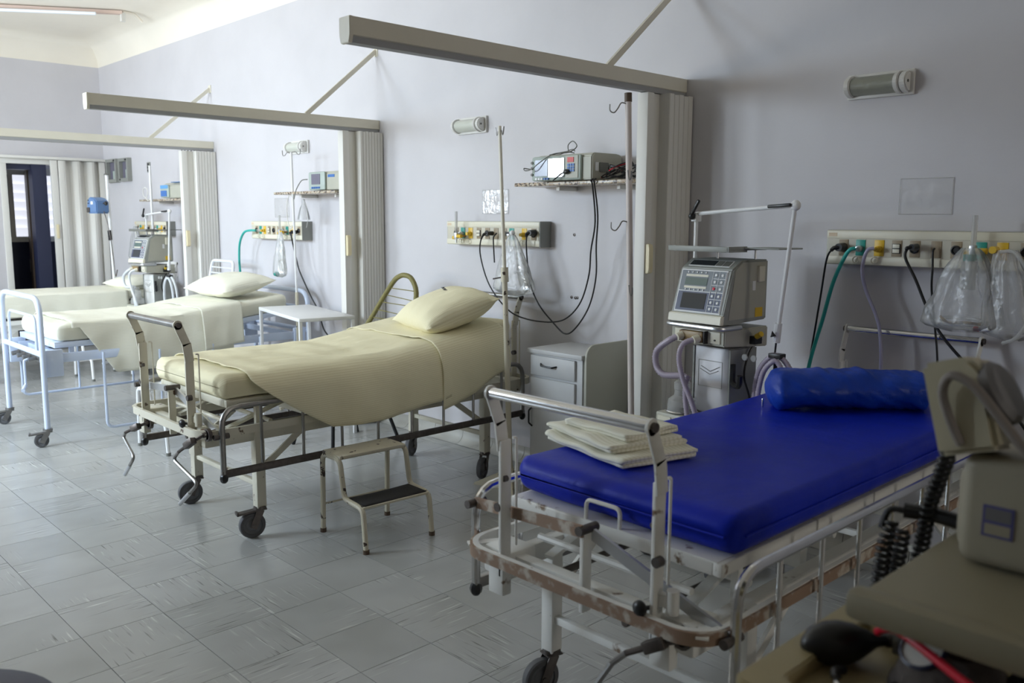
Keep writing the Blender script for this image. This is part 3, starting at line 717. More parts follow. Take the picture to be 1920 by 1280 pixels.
# roll-shaped blue pillow
rc = V((-1.60, 3.07, .880)); ang = math.radians(44)
m = M(); ax = V((math.cos(ang), math.sin(ang), 0)); 
def rf(i, n): return .088*(1-max(0, abs(2*i/(n-1)-1)-.9)*4.5)
pts = [rc+ax*(-.02+.60*(k/70)-.12) for k in range(71)]
m.tube(pts, .085, 40, rf=lambda i, n: (.086-.05*max(0, (abs(2*i/(n-1)-1)-.86)/.14)**2))
for v in m.bm.verts:
    q = v.co.copy(); rel = q-rc; al = rel.dot(ax); n_ = rel-ax*al; h_ = V((n_.x, n_.y, 0)).length
    f = 1+.13*noise.noise(V((al*11, n_.z*14, h_*14)))+.16*abs(noise.noise(V((al*20+n_.z*30, n_.z*14, 3))))-.05
    v.co = rc+ax*al+V((n_.x*1.25*f, n_.y*1.25*f, n_.z*.88*f))
ro = m.solo('bolster', m_blue2, 'blue vinyl bolster pillow with a zip, lying at the head of the blue mattress', 'pillow', ang=80)
OFF = ro.location.copy(); M().obox(rc-ax*.145+V((.0, -.02, -.055)), (.006, .008, .035), None, .002).part('zip_pull', m_chrome, ro)
# folded linen on the blue mattress
t = thing('folded_sheets', 'stack of folded cream striped linen lying on the foot of the blue mattress', 'linen', (-1.70, 2.08, .805))
ax2 = math.radians(-16); Rz = Matrix.Rotation(ax2, 3, 'Z')
def flap(w, d, z0, thick, ox, oy, a, seed, layers=3):
    m = M(); m.uv = m.bm.loops.layers.uv.new('UVMap'); c = V((-1.72+ox, 2.10+oy, z0)); R = Matrix.Rotation(ax2+a, 3, 'Z')
    # folded cloth: a flattened S section extruded across
    sec = []; th = thick/layers
    for k in range(layers):
        xs_ = lin(-d/2, d/2, 9) if k % 2 == 0 else lin(d/2, -d/2, 9)
        for x in xs_: sec.append((x, k*th+th*.3))
        if k < layers-1:
            e = d/2 if k % 2 == 0 else -d/2; sg = 1 if e > 0 else -1
            for q in (30, 60, 90, 120, 150): sec.append((e+sg*math.sin(math.radians(q))*th*.5, k*th+th*.3+th*.5*(1-math.cos(math.radians(q)))))
    N_ = len(sec)
    def fn(u, v):
        y, z = sec[min(N_-1, int(round(v*(N_-1))))]; x = (u-.5)*w
        nz = noise.noise(V((x*9+seed, y*9, z*30)))*.016; nz2 = noise.noise(V((x*4, y*4, seed)))*.012
        return c+R @ V((x+noise.noise(V((y*8, z*60, seed)))*.012, y+noise.noise(V((x*7, z*60, seed)))*.010, max(.001, z+nz*(z/thick)+nz2*(z/thick)*(1-4*(u-.5)**2))))
    m.grid(24, N_, fn, lambda u, v: (u*w, v*d*layers)); return m
flap(.40, .27, .808, .027, .02, -.01, .05, 1).part('folded_cloth', m_sheetW, t, thick=.0088, ang=80)
flap(.37, .26, .836, .026, -.02, .01, -.02, 2).part('folded_cloth', m_sheetW, t, thick=.0088, ang=80)
flap(.28, .22, .863, .018, .00, .02, .16, 5, 2).part('folded_cloth', m_sheetW, t, thick=.0088, ang=80)

# far bed of the same kind, in the last bay
B0 = -9.30
ward_bed(B0, 'white steel hospital bed in the farthest bay, beside the doorway', m_whiteM, 0, m_whiteM, False, [], dy=.08, guards=False)
mattress(B0, 1.84, 3.62, .693, .79, .02, 'mattress in pale cloth on the farthest bed', m_sheetW, .39, 5)
m = M(); drape(m, B0+.39, B0-.39, 1.88, 3.24, lambda y: .79, lambda y: .19, lambda y: .19, 50, .008, .02, .008, 3, fold=.5)
m.solo('sheet', m_sheetW, 'pale sheet squarely draped over the farthest bed by the doorway', 'sheet', ang=70, thick=.003)
pillow((B0+.12, 3.42, .855), .62, .40, .13, Matrix.Rotation(.12, 4, 'Z') @ Matrix.Rotation(.08, 4, 'X'), 'flat white pillow at the head of the farthest bed', m_sheetW, 7)

# tubular bed in the second bay
B1 = -6.69
t = thing('hospital_bed', 'pale blue tubular steel hospital bed with arched foot end, white-sheeted, in the bright second bay', 'bed', (B1, 2.7, 0))
for yb, top, nmx in ((1.70, .985, 'foot_end'), (3.68, .93, 'head_end')):
    m = M(); m.tube([(B1-.45, yb, .115), (B1-.45, yb, top), (B1+.45, yb, top), (B1+.45, yb, .115)], .0185, 12, .13); m.cyl((B1-.45, yb, .615), (B1+.45, yb, .615), .019, 12)
    e = m.part(nmx, m_blueW, t)
    M().tube([(B1-.33, yb+.01, .615), (B1-.33, yb+.01, top-.13), (B1+.30, yb+.01, top-.13), (B1+.30, yb+.01, .615)], .010, 8, .07).part('inner_hoop', m_blueW, e)
    for sx in (-1, 1): caster(t, B1+sx*.45, yb, .118, .045, -.3, -1, yb < 2, m_steel)
m = M()
for sx in (-1, 1):
    m.box(B1+sx*.41-.016, B1+sx*.41+.016, 1.78, 3.62, .55, .61, .003)
    m.box(B1+sx*.425-.02, B1+sx*.425+.012, 1.72, 1.83, .46, .64, .006); m.box(B1+sx*.425-.02, B1+sx*.425+.012, 3.56, 3.66, .49, .64, .006)
for y in (1.85, 2.5, 3.1, 3.58): m.box(B1-.40, B1+.40, y-.015, y+.015, .56, .60)
m.part('base_frame', m_blueW, t)
def pan1(y0, y1, z0, z1):
    m = M(); p0 = V((B1, y0, z0)); p1 = V((B1, y1, z1)); d = p1-p0; L_ = d.length; d.normalize(); R = Matrix((V((1, 0, 0)), d, V((1, 0, 0)).cross(d))).transposed(); c = (p0+p1)/2
    m.obox(c, (.80, L_, .006), R)
    for s in (-1, 1): m.obox(c+R @ V((s*.39, 0, -.018)), (.022, L_, .034), R, .004); m.obox(c+R @ V((0, s*(L_/2-.0115), -.0185)), (.756, .022, .034), R, .004)
    m.part('platform_panel', m_blueW, t)
pan1(1.79, 2.25, .68, .68); pan1(2.26, 2.60, .68, .68); pan1(2.61, 3.52, .68, .79)
m = M()
for sx in (-1, 1):
    for y in (1.9, 2.4): m.bar((B1+sx*.38, y, .60), (B1+sx*.38, y, .67), .03, .02)
    m.bar((B1+sx*.30, 2.9, .58), (B1+sx*.30, 3.3, .74), .03, .012, (1, 0, 0))
m.part('support', m_blueW, t)
for sx, a, b, zb in ((1, 2.08, 3.25, .068), (-1, 1.80, 3.0, .20)):
    g = M().tube([(B1+sx*.455, a, .60), (B1+sx*.455, a, zb), (B1+sx*.455, b, zb), (B1+sx*.455, b, .60)], .010, 8, .05).part('lowered_guard', m_blueW, t)
    for q in (.33, .67): M().cyl((B1+sx*.455, a+(b-a)*q, zb), (B1+sx*.455, a+(b-a)*q, .58), .008, 8).part('guard_bar', m_blueW, g)
m = M(); [m.cyl((B1-.2+k*.13, 1.68, .555), (B1-.2+k*.13, 1.76, .565), .016, 8) for k in range(4)]; m.box(B1-.25, B1+.38, 1.73, 1.76, .54, .585, .004); m.part('crank_gear', m_steel, t)
c = M().tube([(B1+.17, 1.70, .56), (B1+.17, 1.66, .55), (B1+.17, 1.66, .385), (B1+.27, 1.62, .37)], .009, 8, .012).part('crank', m_blueW, t)
M().cyl((B1+.20, 1.65, .382), (B1+.29, 1.61, .366), .013, 10).part('crank_grip', m_blueW, c)
mattress(B1, 1.80, 3.53, .684, .805, .11, 'mattress in a pale fitted cloth, on the pale blue tubular bed', m_sheetW, .40, 8, .006)
def z1(y): return .805+(0 if y < 2.62 else .11*(y-2.62)/.93)
m = M(); drape(m, B1+.40, B1-.40, 1.90, 3.04, z1, lambda y: (.03+.33*min(1, max(0, (y-1.95)/.22))) if y < 2.6 else .35, lambda y: .25, 70, .008, .035, .014, 21)
m.solo('sheet', m_sheetW, 'pale striped top sheet with low-hanging corner, on the pale blue tubular bed', 'sheet', ang=70, thick=.003)
m = M(); drape(m, B1+.40, B1-.40, 2.80, 3.12, z1, lambda y: .30, lambda y: .2, 30, .016, .045, .012, 33)
m.solo('folded_sheet', m_sheetW, 'turned-back pale sheet hem by the pillow of the pale blue tubular bed', 'sheet', ang=70, thick=.003)
pillow((B1+.03, 3.22, .985), .66, .46, .16, Matrix.Rotation(.05, 4, 'Z') @ Matrix.Rotation(.17, 4, 'X'), 'plump white pillow on the raised head of the pale blue tubular bed', m_sheetW, 12)

# ------------------------------------------------------------------ wall panels, lamps, shelves
def medical_panel(x0, z0, lab, sockets, x1=None, writing=True):
    """gas and power panel: body 86 cm wide; sockets are (offset, kind)"""
    W = .86 if x1 is None else x1-x0; yf = 3.705; H_ = .15
    t = thing('medical_panel', lab, 'panel', (x0+W/2, YW, z0))
    m = M(); m.box(x0, x0+W, yf+.006, YW, z0, z0+H_, .003); m.part('housing', m_panelB, t)
    M().box(x0+W-.001, x0+W+.003, yf, YW, z0-.001, z0+H_+.001).part('end_cap', m_panelS, t, 'grey end cap')
    M().box(x0+.004, x0+W-.004, yf, yf+.008, z0+H_-.036, z0+H_-.003, .002).part('top_strip', m_panelT, t)
    M().box(x0+.004, x0+W-.004, yf, yf+.008, z0+.003, z0+.036, .002).part('bottom_strip', m_panelT, t)
    M().box(x0+.010, x0+W-.010, yf+.003, yf+.008, z0+.036, z0+H_-.036).part('face_plate', m_panelF, t)
    if writing: M().box(x0+.012, x0+.05, yf-.0008, yf, z0+H_-.028, z0+H_-.012).part('maker_badge', mat('badge_orange', (.70, .55, .38), .5), t)
    zc = z0+H_/2
    for off, kd in sockets:
        x = x0+off
        mm = {'p': m_socket, 'g': m_teal, 'y': m_yellow, 's': m_socket, 't': m_socket, 'b': m_socket}[kd]
        pl_ = M().box(x-.021, x+.021, yf, yf+.004, zc-.034, zc+.034, .002).part('socket_plate', mm, t, {'g': 'green gas outlet plate', 'y': 'yellow gas outlet plate'}.get(kd, None))
        if kd == 'p': M().lathe([(.019, .0), (.019, .006), (.014, .008), (.013, .002), (.001, .002)], (x, yf, zc), (0, -1, 0), 18).part('socket', m_black, pl_)
        if kd == 'b': M().lathe([(.019, .0), (.018, .008), (.001, .010)], (x, yf, zc), (0, -1, 0), 18).part('socket_cover', m_panelS, pl_)
        if kd == 's':
            M().box(x-.017, x+.017, yf-.004, yf, zc-.020, zc+.020, .001).part('switch_frame', m_black, pl_)
            for q in (-1, 1): M().box(x-.014, x+.014, yf-.007, yf-.003, zc+q*.010-.008, zc+q*.010+.008, .001).part('switch_key', m_panelT, pl_)
        if kd in 'gy':
            M().lathe([(.014, 0), (.014, .016), (.010, .020), (.010, .034), (.001, .036)], (x, yf, zc-.004), (0, -1, 0), 16).part('gas_valve', m_alu if kd == 'g' else m_yellow, pl_)
            c = M(); c.tube([(x-.012, yf-.012, zc-.04)]+[(x-.012+.014*math.cos(a)*1, yf-.012, zc-.052+.014*math.sin(a)) for a in lin(pi/2, pi*2.4, 12)], .003, 6); c.part('valve_ring', m_panelT, pl_)
    return t
SK = [(.10, 'p'), (.165, 'g'), (.24, 'y'), (.32, 's'), (.40, 'p'), (.48, 't'), (.555, 'b'), (.62, 'g'), (.73, 'y'), (.81, 'p')]
SK3 = [(.081, 'p'), (.157, 'g'), (.238, 'y'), (.312, 's'), (.386, 'p'), (.471, 't'), (.548, 'p'), (.64, 'g'), (.717, 'y'), (.80, 'p')]
medical_panel(-1.865, 1.322, 'beige wall panel of gas and power outlets above the blue bed', SK3, x1=-.92)
medical_panel(-4.505, 1.348, 'beige wall panel of gas and power outlets above the yellow pillow', SK)
medical_panel(-7.20, 1.335, 'pale wall panel of outlets with a green hose, in the second bay', SK)
medical_panel(-9.885, 1.322, 'small-looking wall panel of outlets behind the far ventilator', SK)

def wall_lamp(xc, zc, lab, glass):
    t = thing('wall_lamp', lab, 'lamp', (xc, YW, zc), 'bed lamps on the long wall')
    w = .142
    M().box(xc-w, xc+w, YW-.018, YW, zc-.052, zc+.052, .004).part('base_plate', m_lampb, t)
    arc = lambda r: [(YW-.018-.055*0-r*math.cos(a)*1.35, zc+r*math.sin(a)) for a in lin(-pi/2, pi/2, 13)]
    M().prism(arc(.040), 'x', xc-w+.03, xc+w-.045).part('glass_shade', glass, t)
    M().prism(arc(.047), 'x', xc-w+.008, xc-w+.032, .004).part('end_cap', m_lampb, t)
    M().prism(arc(.047), 'x', xc+w-.065, xc+w-.045, .003).part('end_collar', m_lampb, t)
    M().prism(arc(.044), 'x', xc+w-.045, xc+w-.012, .006).part('end_cap', m_lampb, t)
    M().cyl((xc+w-.013, YW-.05, zc), (xc+w-.009, YW-.05, zc), .006, 10).part('screw', m_greyD, t)
wall_lamp(-1.700, 2.085, 'unlit half-round wall lamp with greenish glass above the blue bed, nearest the camera', m_lampg)
wall_lamp(-4.345, 2.105, 'unlit half-round wall lamp with frosted glass, above the middle bed', m_lampw)
wall_lamp(-6.49, 2.085, 'unlit half-round wall lamp in the second bay, partly behind a drip hook', m_lampw)

def shelf(x0, x1, z, lab, y0=3.55):
    t = thing('granite_shelf', lab, 'shelf', ((x0+x1)/2, YW, z-.02), 'speckled granite shelves')
    M().box(x0, x1, y0, YW, z-.02, z, .003).part('slab', m_granite, t)
    for x in (x0+.25, x1-.15): M().box(x-.012, x+.012, y0+.10, YW, z-.045, z-.0205, .002).part('bracket', m_lampb, t)
shelf(-3.70, -2.86, 1.717, 'speckled granite shelf carrying the monitor beside the nearest overhead rail')
shelf(-6.50, -5.60, 1.717, 'speckled granite shelf in the second bay, above the white side table')
shelf(-9.30, -8.25, 1.695, 'speckled granite shelf in the farthest bay, holding a blue and beige box')

def on(m, P0, ux, uy, nz, u0, u1, v0, v1, d0, d1, bev=0):
    """box on a sloped face: u along ux, v along uy, d outwards"""
    P0 = V(P0); R = Matrix((ux, uy, nz)).transposed(); c = P0+ux*(u0+u1)/2+uy*(v0+v1)/2+nz*(d0+d1)/2
    return m.obox(c, (u1-u0, v1-v0, d1-d0), R, bev)

# large monitor on the near shelf
t = thing('patient_monitor', 'beige bedside monitor with blue keypad and cables, on the near granite shelf', 'monitor', (-3.36, 3.66, 1.718), rz=-.02, world=False)
M().prism([(-.11, .004), (.135, .004), (.135, .135), (.10, .145), (-.09, .145), (-.11, .128)], 'x', -.165, .255, .006).part('case', m_beige, t)
M().box(-.185, .19, -.128, -.105, .004, .138, .012).part('front_bezel', m_faceb, t)
fx = (V((1, 0, 0)), V((0, 0, 1)), V((0, -1, 0)))
f = lambda u0, u1, v0, v1, d1=.003, d0=-.002, bev=0, P=(-.185, -.128, 0): on(M(), P, *fx, u0, u1, v0, v1, d0, d1, bev)
f(.030, .130, .030, .118).part('screen', m_screen, t, 'grey-violet blank screen')
f(.140, .258, .022, .122, .006).part('recorder_door', m_chrome, t, 'glossy dark mirror-like cover')
f(.268, .36, .015, .132, .004).part('keypad_plate', m_beige, t)
f(.285, .33, .098, .124, .007).part('red_display', m_redp, t)
for i in range(3):
    for j in range(3): f(.286+.018*i, .300+.018*i, .048+.015*j, .060+.015*j, .009).part('key', m_btnb, t)
for i in range(5): f(.035+.022*i, .051+.022*i, .010, .021, .006).part('button', m_btnb if i > 2 else m_white, t)
for z in (.04, .075, .105): M().lathe([(.008, 0), (.008, .006), (.001, .007)], (-.177, -.128, z), (0, -1, 0), 10).part('port', m_greyD, t)
M().box(.256, .259, -.05, .02, .045, .095).part('speaker_grille', m_greyD, t)
M().box(.256, .259, -.085, -.06, .05, .095).part('side_sticker', m_white, t)
M().tube(smoothpath([(-.178, -.14, .07), (-.20, -.17, .075), (-.19, -.17, .062), (-.15, -.16, .07), (-.09, -.145, .11), (-.02, -.12, .148), (.04, -.06, .158), (.06, -.02, .19), (.03, -.02, .22), (-.005, -.02, .20), (.01, -.03, .165), (.05, -.05, .156)]), .003, 6).part('sensor_cable', m_greyD, t)
M().tube(smoothpath([(.06, -.04, .153), (.0, -.03, .165), (-.06, -.05, .156), (-.11, -.06, .15), (-.06, -.03, .152), (.02, -.02, .175), (.055, -.03, .165)]), .003, 6).part('sensor_cable', m_greyD, t)
M().tube([(.085, -.14, .045), (.065, -.15, .035), (.03, -.155, .012), (.01, -.15, .004)], .004, 8, .01).part('plug_lead', m_black, t)
M().sph((.10, -.142, .048), .017, (1.3, .7, .8), 10, 8).part('plug', m_black, t)
# tangle of black leads on the shelf end
t = thing('cable_tangle', 'tangle of coiled black leads at the right end of the near granite shelf', 'cable', (-2.99, 3.64, 1.718), world=False)
random.seed(5)
for k in range(7):
    r_ = .05+.02*random.random(); ph = random.random()*6; tl = .5*random.random()+.2
    P = [(r_*1.2*math.cos(a+ph)+.01*k-.03, .035*math.sin(a*1.3+ph), .008+r_*.75*(1+math.sin(a))*.75+tl*.01) for a in lin(0, 2*pi, 18)]
    M().tube(P, .0035, 6).part('lead', m_black if k else m_red, t)
# wall sheets (clear pockets)
for x0, x1, z0, z1, lab in ((-1.592, -1.379, 1.54, 1.688, 'empty clear plastic pocket stuck to the wall above the nearest outlet panel'), (-4.25, -4.01, 1.546, 1.694, 'empty clear plastic pocket stuck to the wall over the middle bed'), (-6.935, -6.70, 1.52, 1.678, 'pale plastic pocket on the wall of the second bay, left of the drip stand')):
    m = M(); m.grid(14, 10, lambda u, v: (x0+(x1-x0)*u, YW-.004-.010*abs(noise.noise(V((u*5+x0, v*4, 1))))*(1-abs(2*u-1)**6), z0+(z1-z0)*v))
    o = m.solo('plastic_pocket', m_film2, lab, 'pocket', 'plastic pockets on the wall', ang=80); OFF = o.location.copy()
    M().tube([(x0, YW-.004, z0), (x1, YW-.004, z0), (x1, YW-.004, z1), (x0, YW-.004, z1)], .002, 6, closed=True).part('edge', m_jar, o)
# leads from panels
def lead(name, pts, r, material, lab, cat='cable', plug=None, n=7, grp=None):
    t = M().tube(smoothpath(pts, 6), r, n).solo(name, material, lab, cat, grp, ang=80)
    if plug:
        global OFF
        OFF = t.location.copy(); p = V(pts[0]); m = M()
        m.cyl(p+V((0, .04, 0)), p+V((0, -.008, 0)), plug, 14, plug*.85); m.tube([p+V((0, -.004, 0)), p+V((-.018, -.014, -.002)), V(pts[1])+V((0, 0, .0))], plug*.45, 8, .01); m.part('plug', material, t)
    return t
lead('power_cable', [(-4.06, 3.665, 1.424), (-4.105, 3.655, 1.39), (-4.118, 3.66, 1.282), (-4.033, 3.66, 1.103), (-3.868, 3.66, .966), (-3.715, 3.67, .92), (-3.515, 3.68, .918), (-3.389, 3.68, .957), (-3.289, 3.68, 1.056), (-3.224, 3.67, 1.209), (-3.204, 3.66, 1.342), (-3.142, 3.62, 1.502), (-3.10, 3.545, 1.69), (-3.10, 3.53, 1.715), (-3.11, 3.56, 1.724)], .0045, m_black, 'long black lead looping from the middle panel up to the shelf, left loop', plug=.014)
lead('power_cable', [(-3.685, 3.665, 1.432), (-3.703, 3.655, 1.41), (-3.705, 3.66, 1.296), (-3.676, 3.66, 1.14), (-3.604, 3.66, 1.018), (-3.494, 3.67, .917), (-3.408, 3.68, .86), (-3.326, 3.68, .902), (-3.229, 3.68, 1.03), (-3.173, 3.67, 1.197), (-3.166, 3.66, 1.372), (-3.124, 3.62, 1.531), (-3.085, 3.545, 1.69), (-3.08, 3.53, 1.715), (-3.09, 3.56, 1.725)], .0045, m_black, 'long black lead from the middle panel with the deepest loop, hanging from the shelf', plug=.020)
lead('power_cable', [(-4.00, 3.69, 1.427), (-4.012, 3.68, 1.41), (-4.021, 3.68, 1.383), (-4.016, 3.685, 1.245)], .0045, m_black, 'short black lead hanging left of the plastic bag on the middle panel')
lead('power_cable', [(-1.784, 3.665, 1.397), (-1.815, 3.66, 1.385), (-1.841, 3.67, 1.34), (-1.862, 3.68, 1.2), (-1.88, 3.68, 1.05), (-1.907, 3.69, .849), (-1.91, 3.70, .60), (-1.9, 3.72, .30)], .0045, m_black, 'thin black lead beside the green hose at the nearest panel', plug=.020)
lead('oxygen_hose', [(-1.708, 3.66, 1.395), (-1.728, 3.65, 1.388), (-1.755, 3.655, 1.35), (-1.80, 3.66, 1.243), (-1.845, 3.67, 1.075), (-1.904, 3.68, .852), (-1.93, 3.70, .62), (-1.93, 3.72, .35)], .0085, m_tealh, 'green oxygen hose falling from the nearest panel behind the blue bed', 'hose', n=10)
lead('air_hose', [(-1.627, 3.66, 1.398), (-1.65, 3.65, 1.39), (-1.668, 3.655, 1.345), (-1.672, 3.66, 1.29), (-1.656, 3.67, 1.217), (-1.608, 3.67, 1.118), (-1.585, 3.67, 1.041), (-1.572, 3.67, .90), (-1.57, 3.69, .62)], .0075, m_lil, 'translucent lilac hose falling from the yellow outlet of the nearest panel', 'hose', n=10)
lead('power_cable', [(-1.465, 3.645, 1.406), (-1.482, 3.635, 1.396), (-1.482, 3.63, 1.36), (-1.436, 3.63, 1.276), (-1.387, 3.63, 1.171), (-1.33, 3.62, 1.08), (-1.238, 3.62, .979), (-1.10, 3.63, .86), (-.95, 3.66, .65), (-.85, 3.7, .4)], .006, m_black, 'thick black lead slanting right from the nearest panel behind the push bar', plug=.015)
lead('power_cable', [(-1.394, 3.69, 1.402), (-1.396, 3.68, 1.39), (-1.393, 3.68, 1.33), (-1.39, 3.68, 1.233), (-1.369, 3.69, 1.072), (-1.354, 3.70, .921), (-1.35, 3.72, .6)], .0045, m_black, 'black lead dropping straight down left of the big clear bag')
lead('oxygen_hose', [(-7.035, 3.66, 1.405), (-7.10, 3.64, 1.405), (-7.19, 3.63, 1.385), (-7.29, 3.64, 1.30), (-7.335, 3.65, 1.18), (-7.35, 3.66, 1.05), (-7.36, 3.68, .85)], .010, m_tealh, 'green oxygen hose arching left from the panel of the second bay', 'hose', n=10)
lead('power_cable', [(-6.41, 3.655, 1.40), (-6.415, 3.65, 1.37), (-6.411, 3.66, 1.30), (-6.38, 3.67, 1.18), (-6.332, 3.67, 1.08), (-6.178, 3.67, .90), (-6.08, 3.68, .78), (-6.02, 3.70, .62), (-5.85, 3.72, .55), (-5.6, 3.74, .60)], .006, m_black, 'black lead running from the second bay panel down behind the white table', plug=.016)

# flow meters, fittings on the panels
def flowmeter(x, z, lab, top=.14, group=None):
    t = thing('flowmeter', lab, 'flowmeter', (x, 3.65, z-.03), world=False)
    M().cyl((0, 0, .045), (0, 0, .045+top), .010, 12).part('flow_tube', m_jar, t); M().box(-.012, .012, -.012, .012, .01, .05, .003).part('valve_body', m_alu, t)
    M().cyl((0, 0, -.015), (0, 0, .01), .007, 10).part('outlet', m_white, t); M().cyl((-.03, 0, .018), (-.01, 0, .018), .011, 12).part('knob', m_yellow, t)
    M().cyl((.012, .0, .028), (.05, .0, .028), .012, 12).part('coupling', m_yellow, t); M().cyl((.03, .0, .028), (.03, .05, .028), .008, 10).part('stem', m_brass, t)
flowmeter(-4.34, 1.405, 'flowmeter with an upright clear tube and yellow knobs on the middle panel')
flowmeter(-6.60, 1.40, 'flowmeter with an upright tube on the second bay panel, by the drip stand', .12)
flowmeter(-1.235, 1.40, 'flowmeter with an upright clear tube above the big plastic bags', .12)

def film_bag(name, lab, top, zb, w0, w1, d1, seed, lean=0, npl=9, flat=.5, material=None, rot=0):
    """clear bag gathered at the top, flaring to a rounded bottom"""
    top = V(top); H_ = top.z-zb
    def fn(u, v):
        a = 2*pi*u; s = v; k = w0+(w1-w0)*min(1, s*1.12)**.75
        if s > .9: k *= math.sqrt(max(0.02, 1-((s-.9)/.1)**2*.92))
        pl_ = 1+.09*math.sin(a*npl+seed)*(1-s*.6)+.06*noise.noise(V((a*2, s*5, seed)))
        x = math.cos(a)*k*pl_+lean*s+.012*noise.noise(V((a, s*4, seed+2))); y = math.sin(a)*k*flat*pl_
        return (top.x+x, min(top.y+y*d1, YW-.008), top.z-H_*s+.010*noise.noise(V((a*1.5, s*3, seed)))*s)
    m = M(); m.grid(60, 22, fn, closeu=True)
    return m.solo(name, material or m_film, lab, 'bag', ang=80)
b = film_bag('plastic_bag', 'large clear plastic bag holding tubing, left of the two hung on the nearest panel', (-1.235, 3.62, 1.41), 1.085, .030, .155, 1.0, 1, lean=-.01)
OFF = b.location.copy()
M().tube([(-1.235+.085*math.cos(a)-.02, 3.62+.04*math.sin(a), 1.125+.01*math.sin(a)) for a in lin(0, 2*pi, 24)], .008, 8).part('coiled_tube', m_jar, b)
M().tube(smoothpath([(-1.32, 3.60, 1.14), (-1.28, 3.58, 1.12), (-1.22, 3.58, 1.125), (-1.17, 3.60, 1.12)]), .006, 6).part('stained_tube', m_brass, b)
M().cyl((-1.185, 3.58, 1.105), (-1.165, 3.575, 1.105), .010, 10).part('red_cap', m_redp, b); M().cyl((-1.165, 3.575, 1.105), (-1.13, 3.57, 1.112), .010, 10).part('white_connector', m_white, b)
M().cyl((-1.235, 3.62, 1.25), (-1.235, 3.62, 1.36), .028, 14).part('humidifier_cup', m_jar, b); M().cyl((-1.235, 3.62, 1.36), (-1.235, 3.62, 1.385), .022, 14).part('green_lid', m_teal, b)
b = film_bag('plastic_bag', 'clear plastic bag hung from the yellow outlet at the right end of the nearest panel', (-1.105, 3.62, 1.405), 1.07, .035, .10, 1.0, 4, lean=.035)
OFF = b.location.copy()
M().tube(smoothpath([(-1.12, 3.60, 1.40), (-1.06, 3.57, 1.395), (-1.0, 3.56, 1.30), (-.99, 3.56, 1.18), (-1.03, 3.56, 1.09), (-1.08, 3.57, 1.06)]), .007, 8).part('clear_tube', m_jar, b)
M().cyl((-1.15, 3.64, 1.405), (-1.15, 3.60, 1.405), .014, 12).part('yellow_valve', m_yellow, b)
b = film_bag('plastic_bag', 'cloudy clear plastic bag hanging from the middle panel beside the drip stand', (-3.80, 3.63, 1.42), 1.06, .025, .16, .9, 7, lean=.02, npl=11)
OFF = b.location.copy()
M().tube([(-3.75+.10*math.cos(a), 3.63+.03*math.sin(a), 1.13+.075*math.sin(a)) for a in lin(0, 2*pi, 24)], .006, 8).part('coiled_tube', m_jar, b)
M().prism([(-3.93, 1.09), (-3.88, 1.075), (-3.85, 1.19), (-3.895, 1.20)], 'y', 3.60, 3.63, .003).part('grey_packet', m_part, b)
M().obox((-3.84, 3.645, 1.43), (.05, .02, .014), None, .003).part('black_clip', m_black, b); M().sph((-3.80, 3.63, 1.43), .018, (1, 1, .9)).part('knot', m_white, b)
b = film_bag('plastic_bag', 'small white-tinged plastic bag hanging from the second bay panel', (-6.54, 3.62, 1.40), 1.03, .02, .10, .8, 11, lean=-.03, material=m_film)
OFF = b.location.copy(); M().cyl((-6.60, 3.60, 1.055), (-6.57, 3.60, 1.055), .02, 12).part('green_fitting', m_teal, b)
b = film_bag('plastic_bag', 'long clear plastic bag hanging left of the far ventilator', (-9.64, 3.62, 1.42), 1.06, .03, .16, .8, 14)
# face mask hung from the second bay shelf
t = thing('oxygen_mask', 'clear oxygen mask hanging under the granite shelf of the second bay', 'mask', (-6.15, 3.62, 1.50))
M().lathe([(.012, .16), (.014, .12), (.030, .09), (.045, .03), (.05, 0)], (-6.16, 3.62, 1.50), (0, 0, 1), 16).part('mask_cup', m_film, t)
M().tube(smoothpath([(-6.16, 3.62, 1.66), (-6.10, 3.61, 1.60), (-6.07, 3.60, 1.50), (-6.09, 3.6, 1.44)]), .004, 6).part('strap', m_jar, t)
M().tube([(-6.33+.055*math.cos(a), 3.60, 1.565+.13*math.sin(a)) for a in lin(0, 2*pi, 24)], .0035, 6).solo('tubing_loop', m_part, 'thin grey tubing loop hanging under the second bay shelf beside the drip stand', 'tube')

# second bay monitor
t = thing('patient_monitor', 'small beige monitor with violet screen on the second bay shelf', 'monitor', (-5.80, 3.66, 1.718), rz=0, world=False)
M().prism([(-.10, .004), (.12, .004), (.12, .13), (.09, .14), (-.08, .14), (-.10, .125)], 'x', -.13, .30, .006).part('case', m_beige, t)
M().box(-.15, .08, -.118, -.098, .004, .138, .012).part('front_bezel', m_faceb, t)
on(M(), (-.15, -.118, 0), *fx, .05, .17, .045, .122, -.002, .003).part('screen', m_screen, t)
for i in range(5): on(M(), (-.15, -.118, 0), *fx, .05+.025*i, .066+.025*i, .014, .028, -.002, .005).part('button', m_btnb, t)
M().box(.10, .19, -.102, -.0995, .095, .115).part('maker_label', m_btnb, t)
M().tube(smoothpath([(-.15, -.125, .085), (-.20, -.14, .08), (-.25, -.14, .05), (-.30, -.14, .0), (-.33, -.14, -.06)]), .004, 6).part('sensor_cable', m_greyD, t)
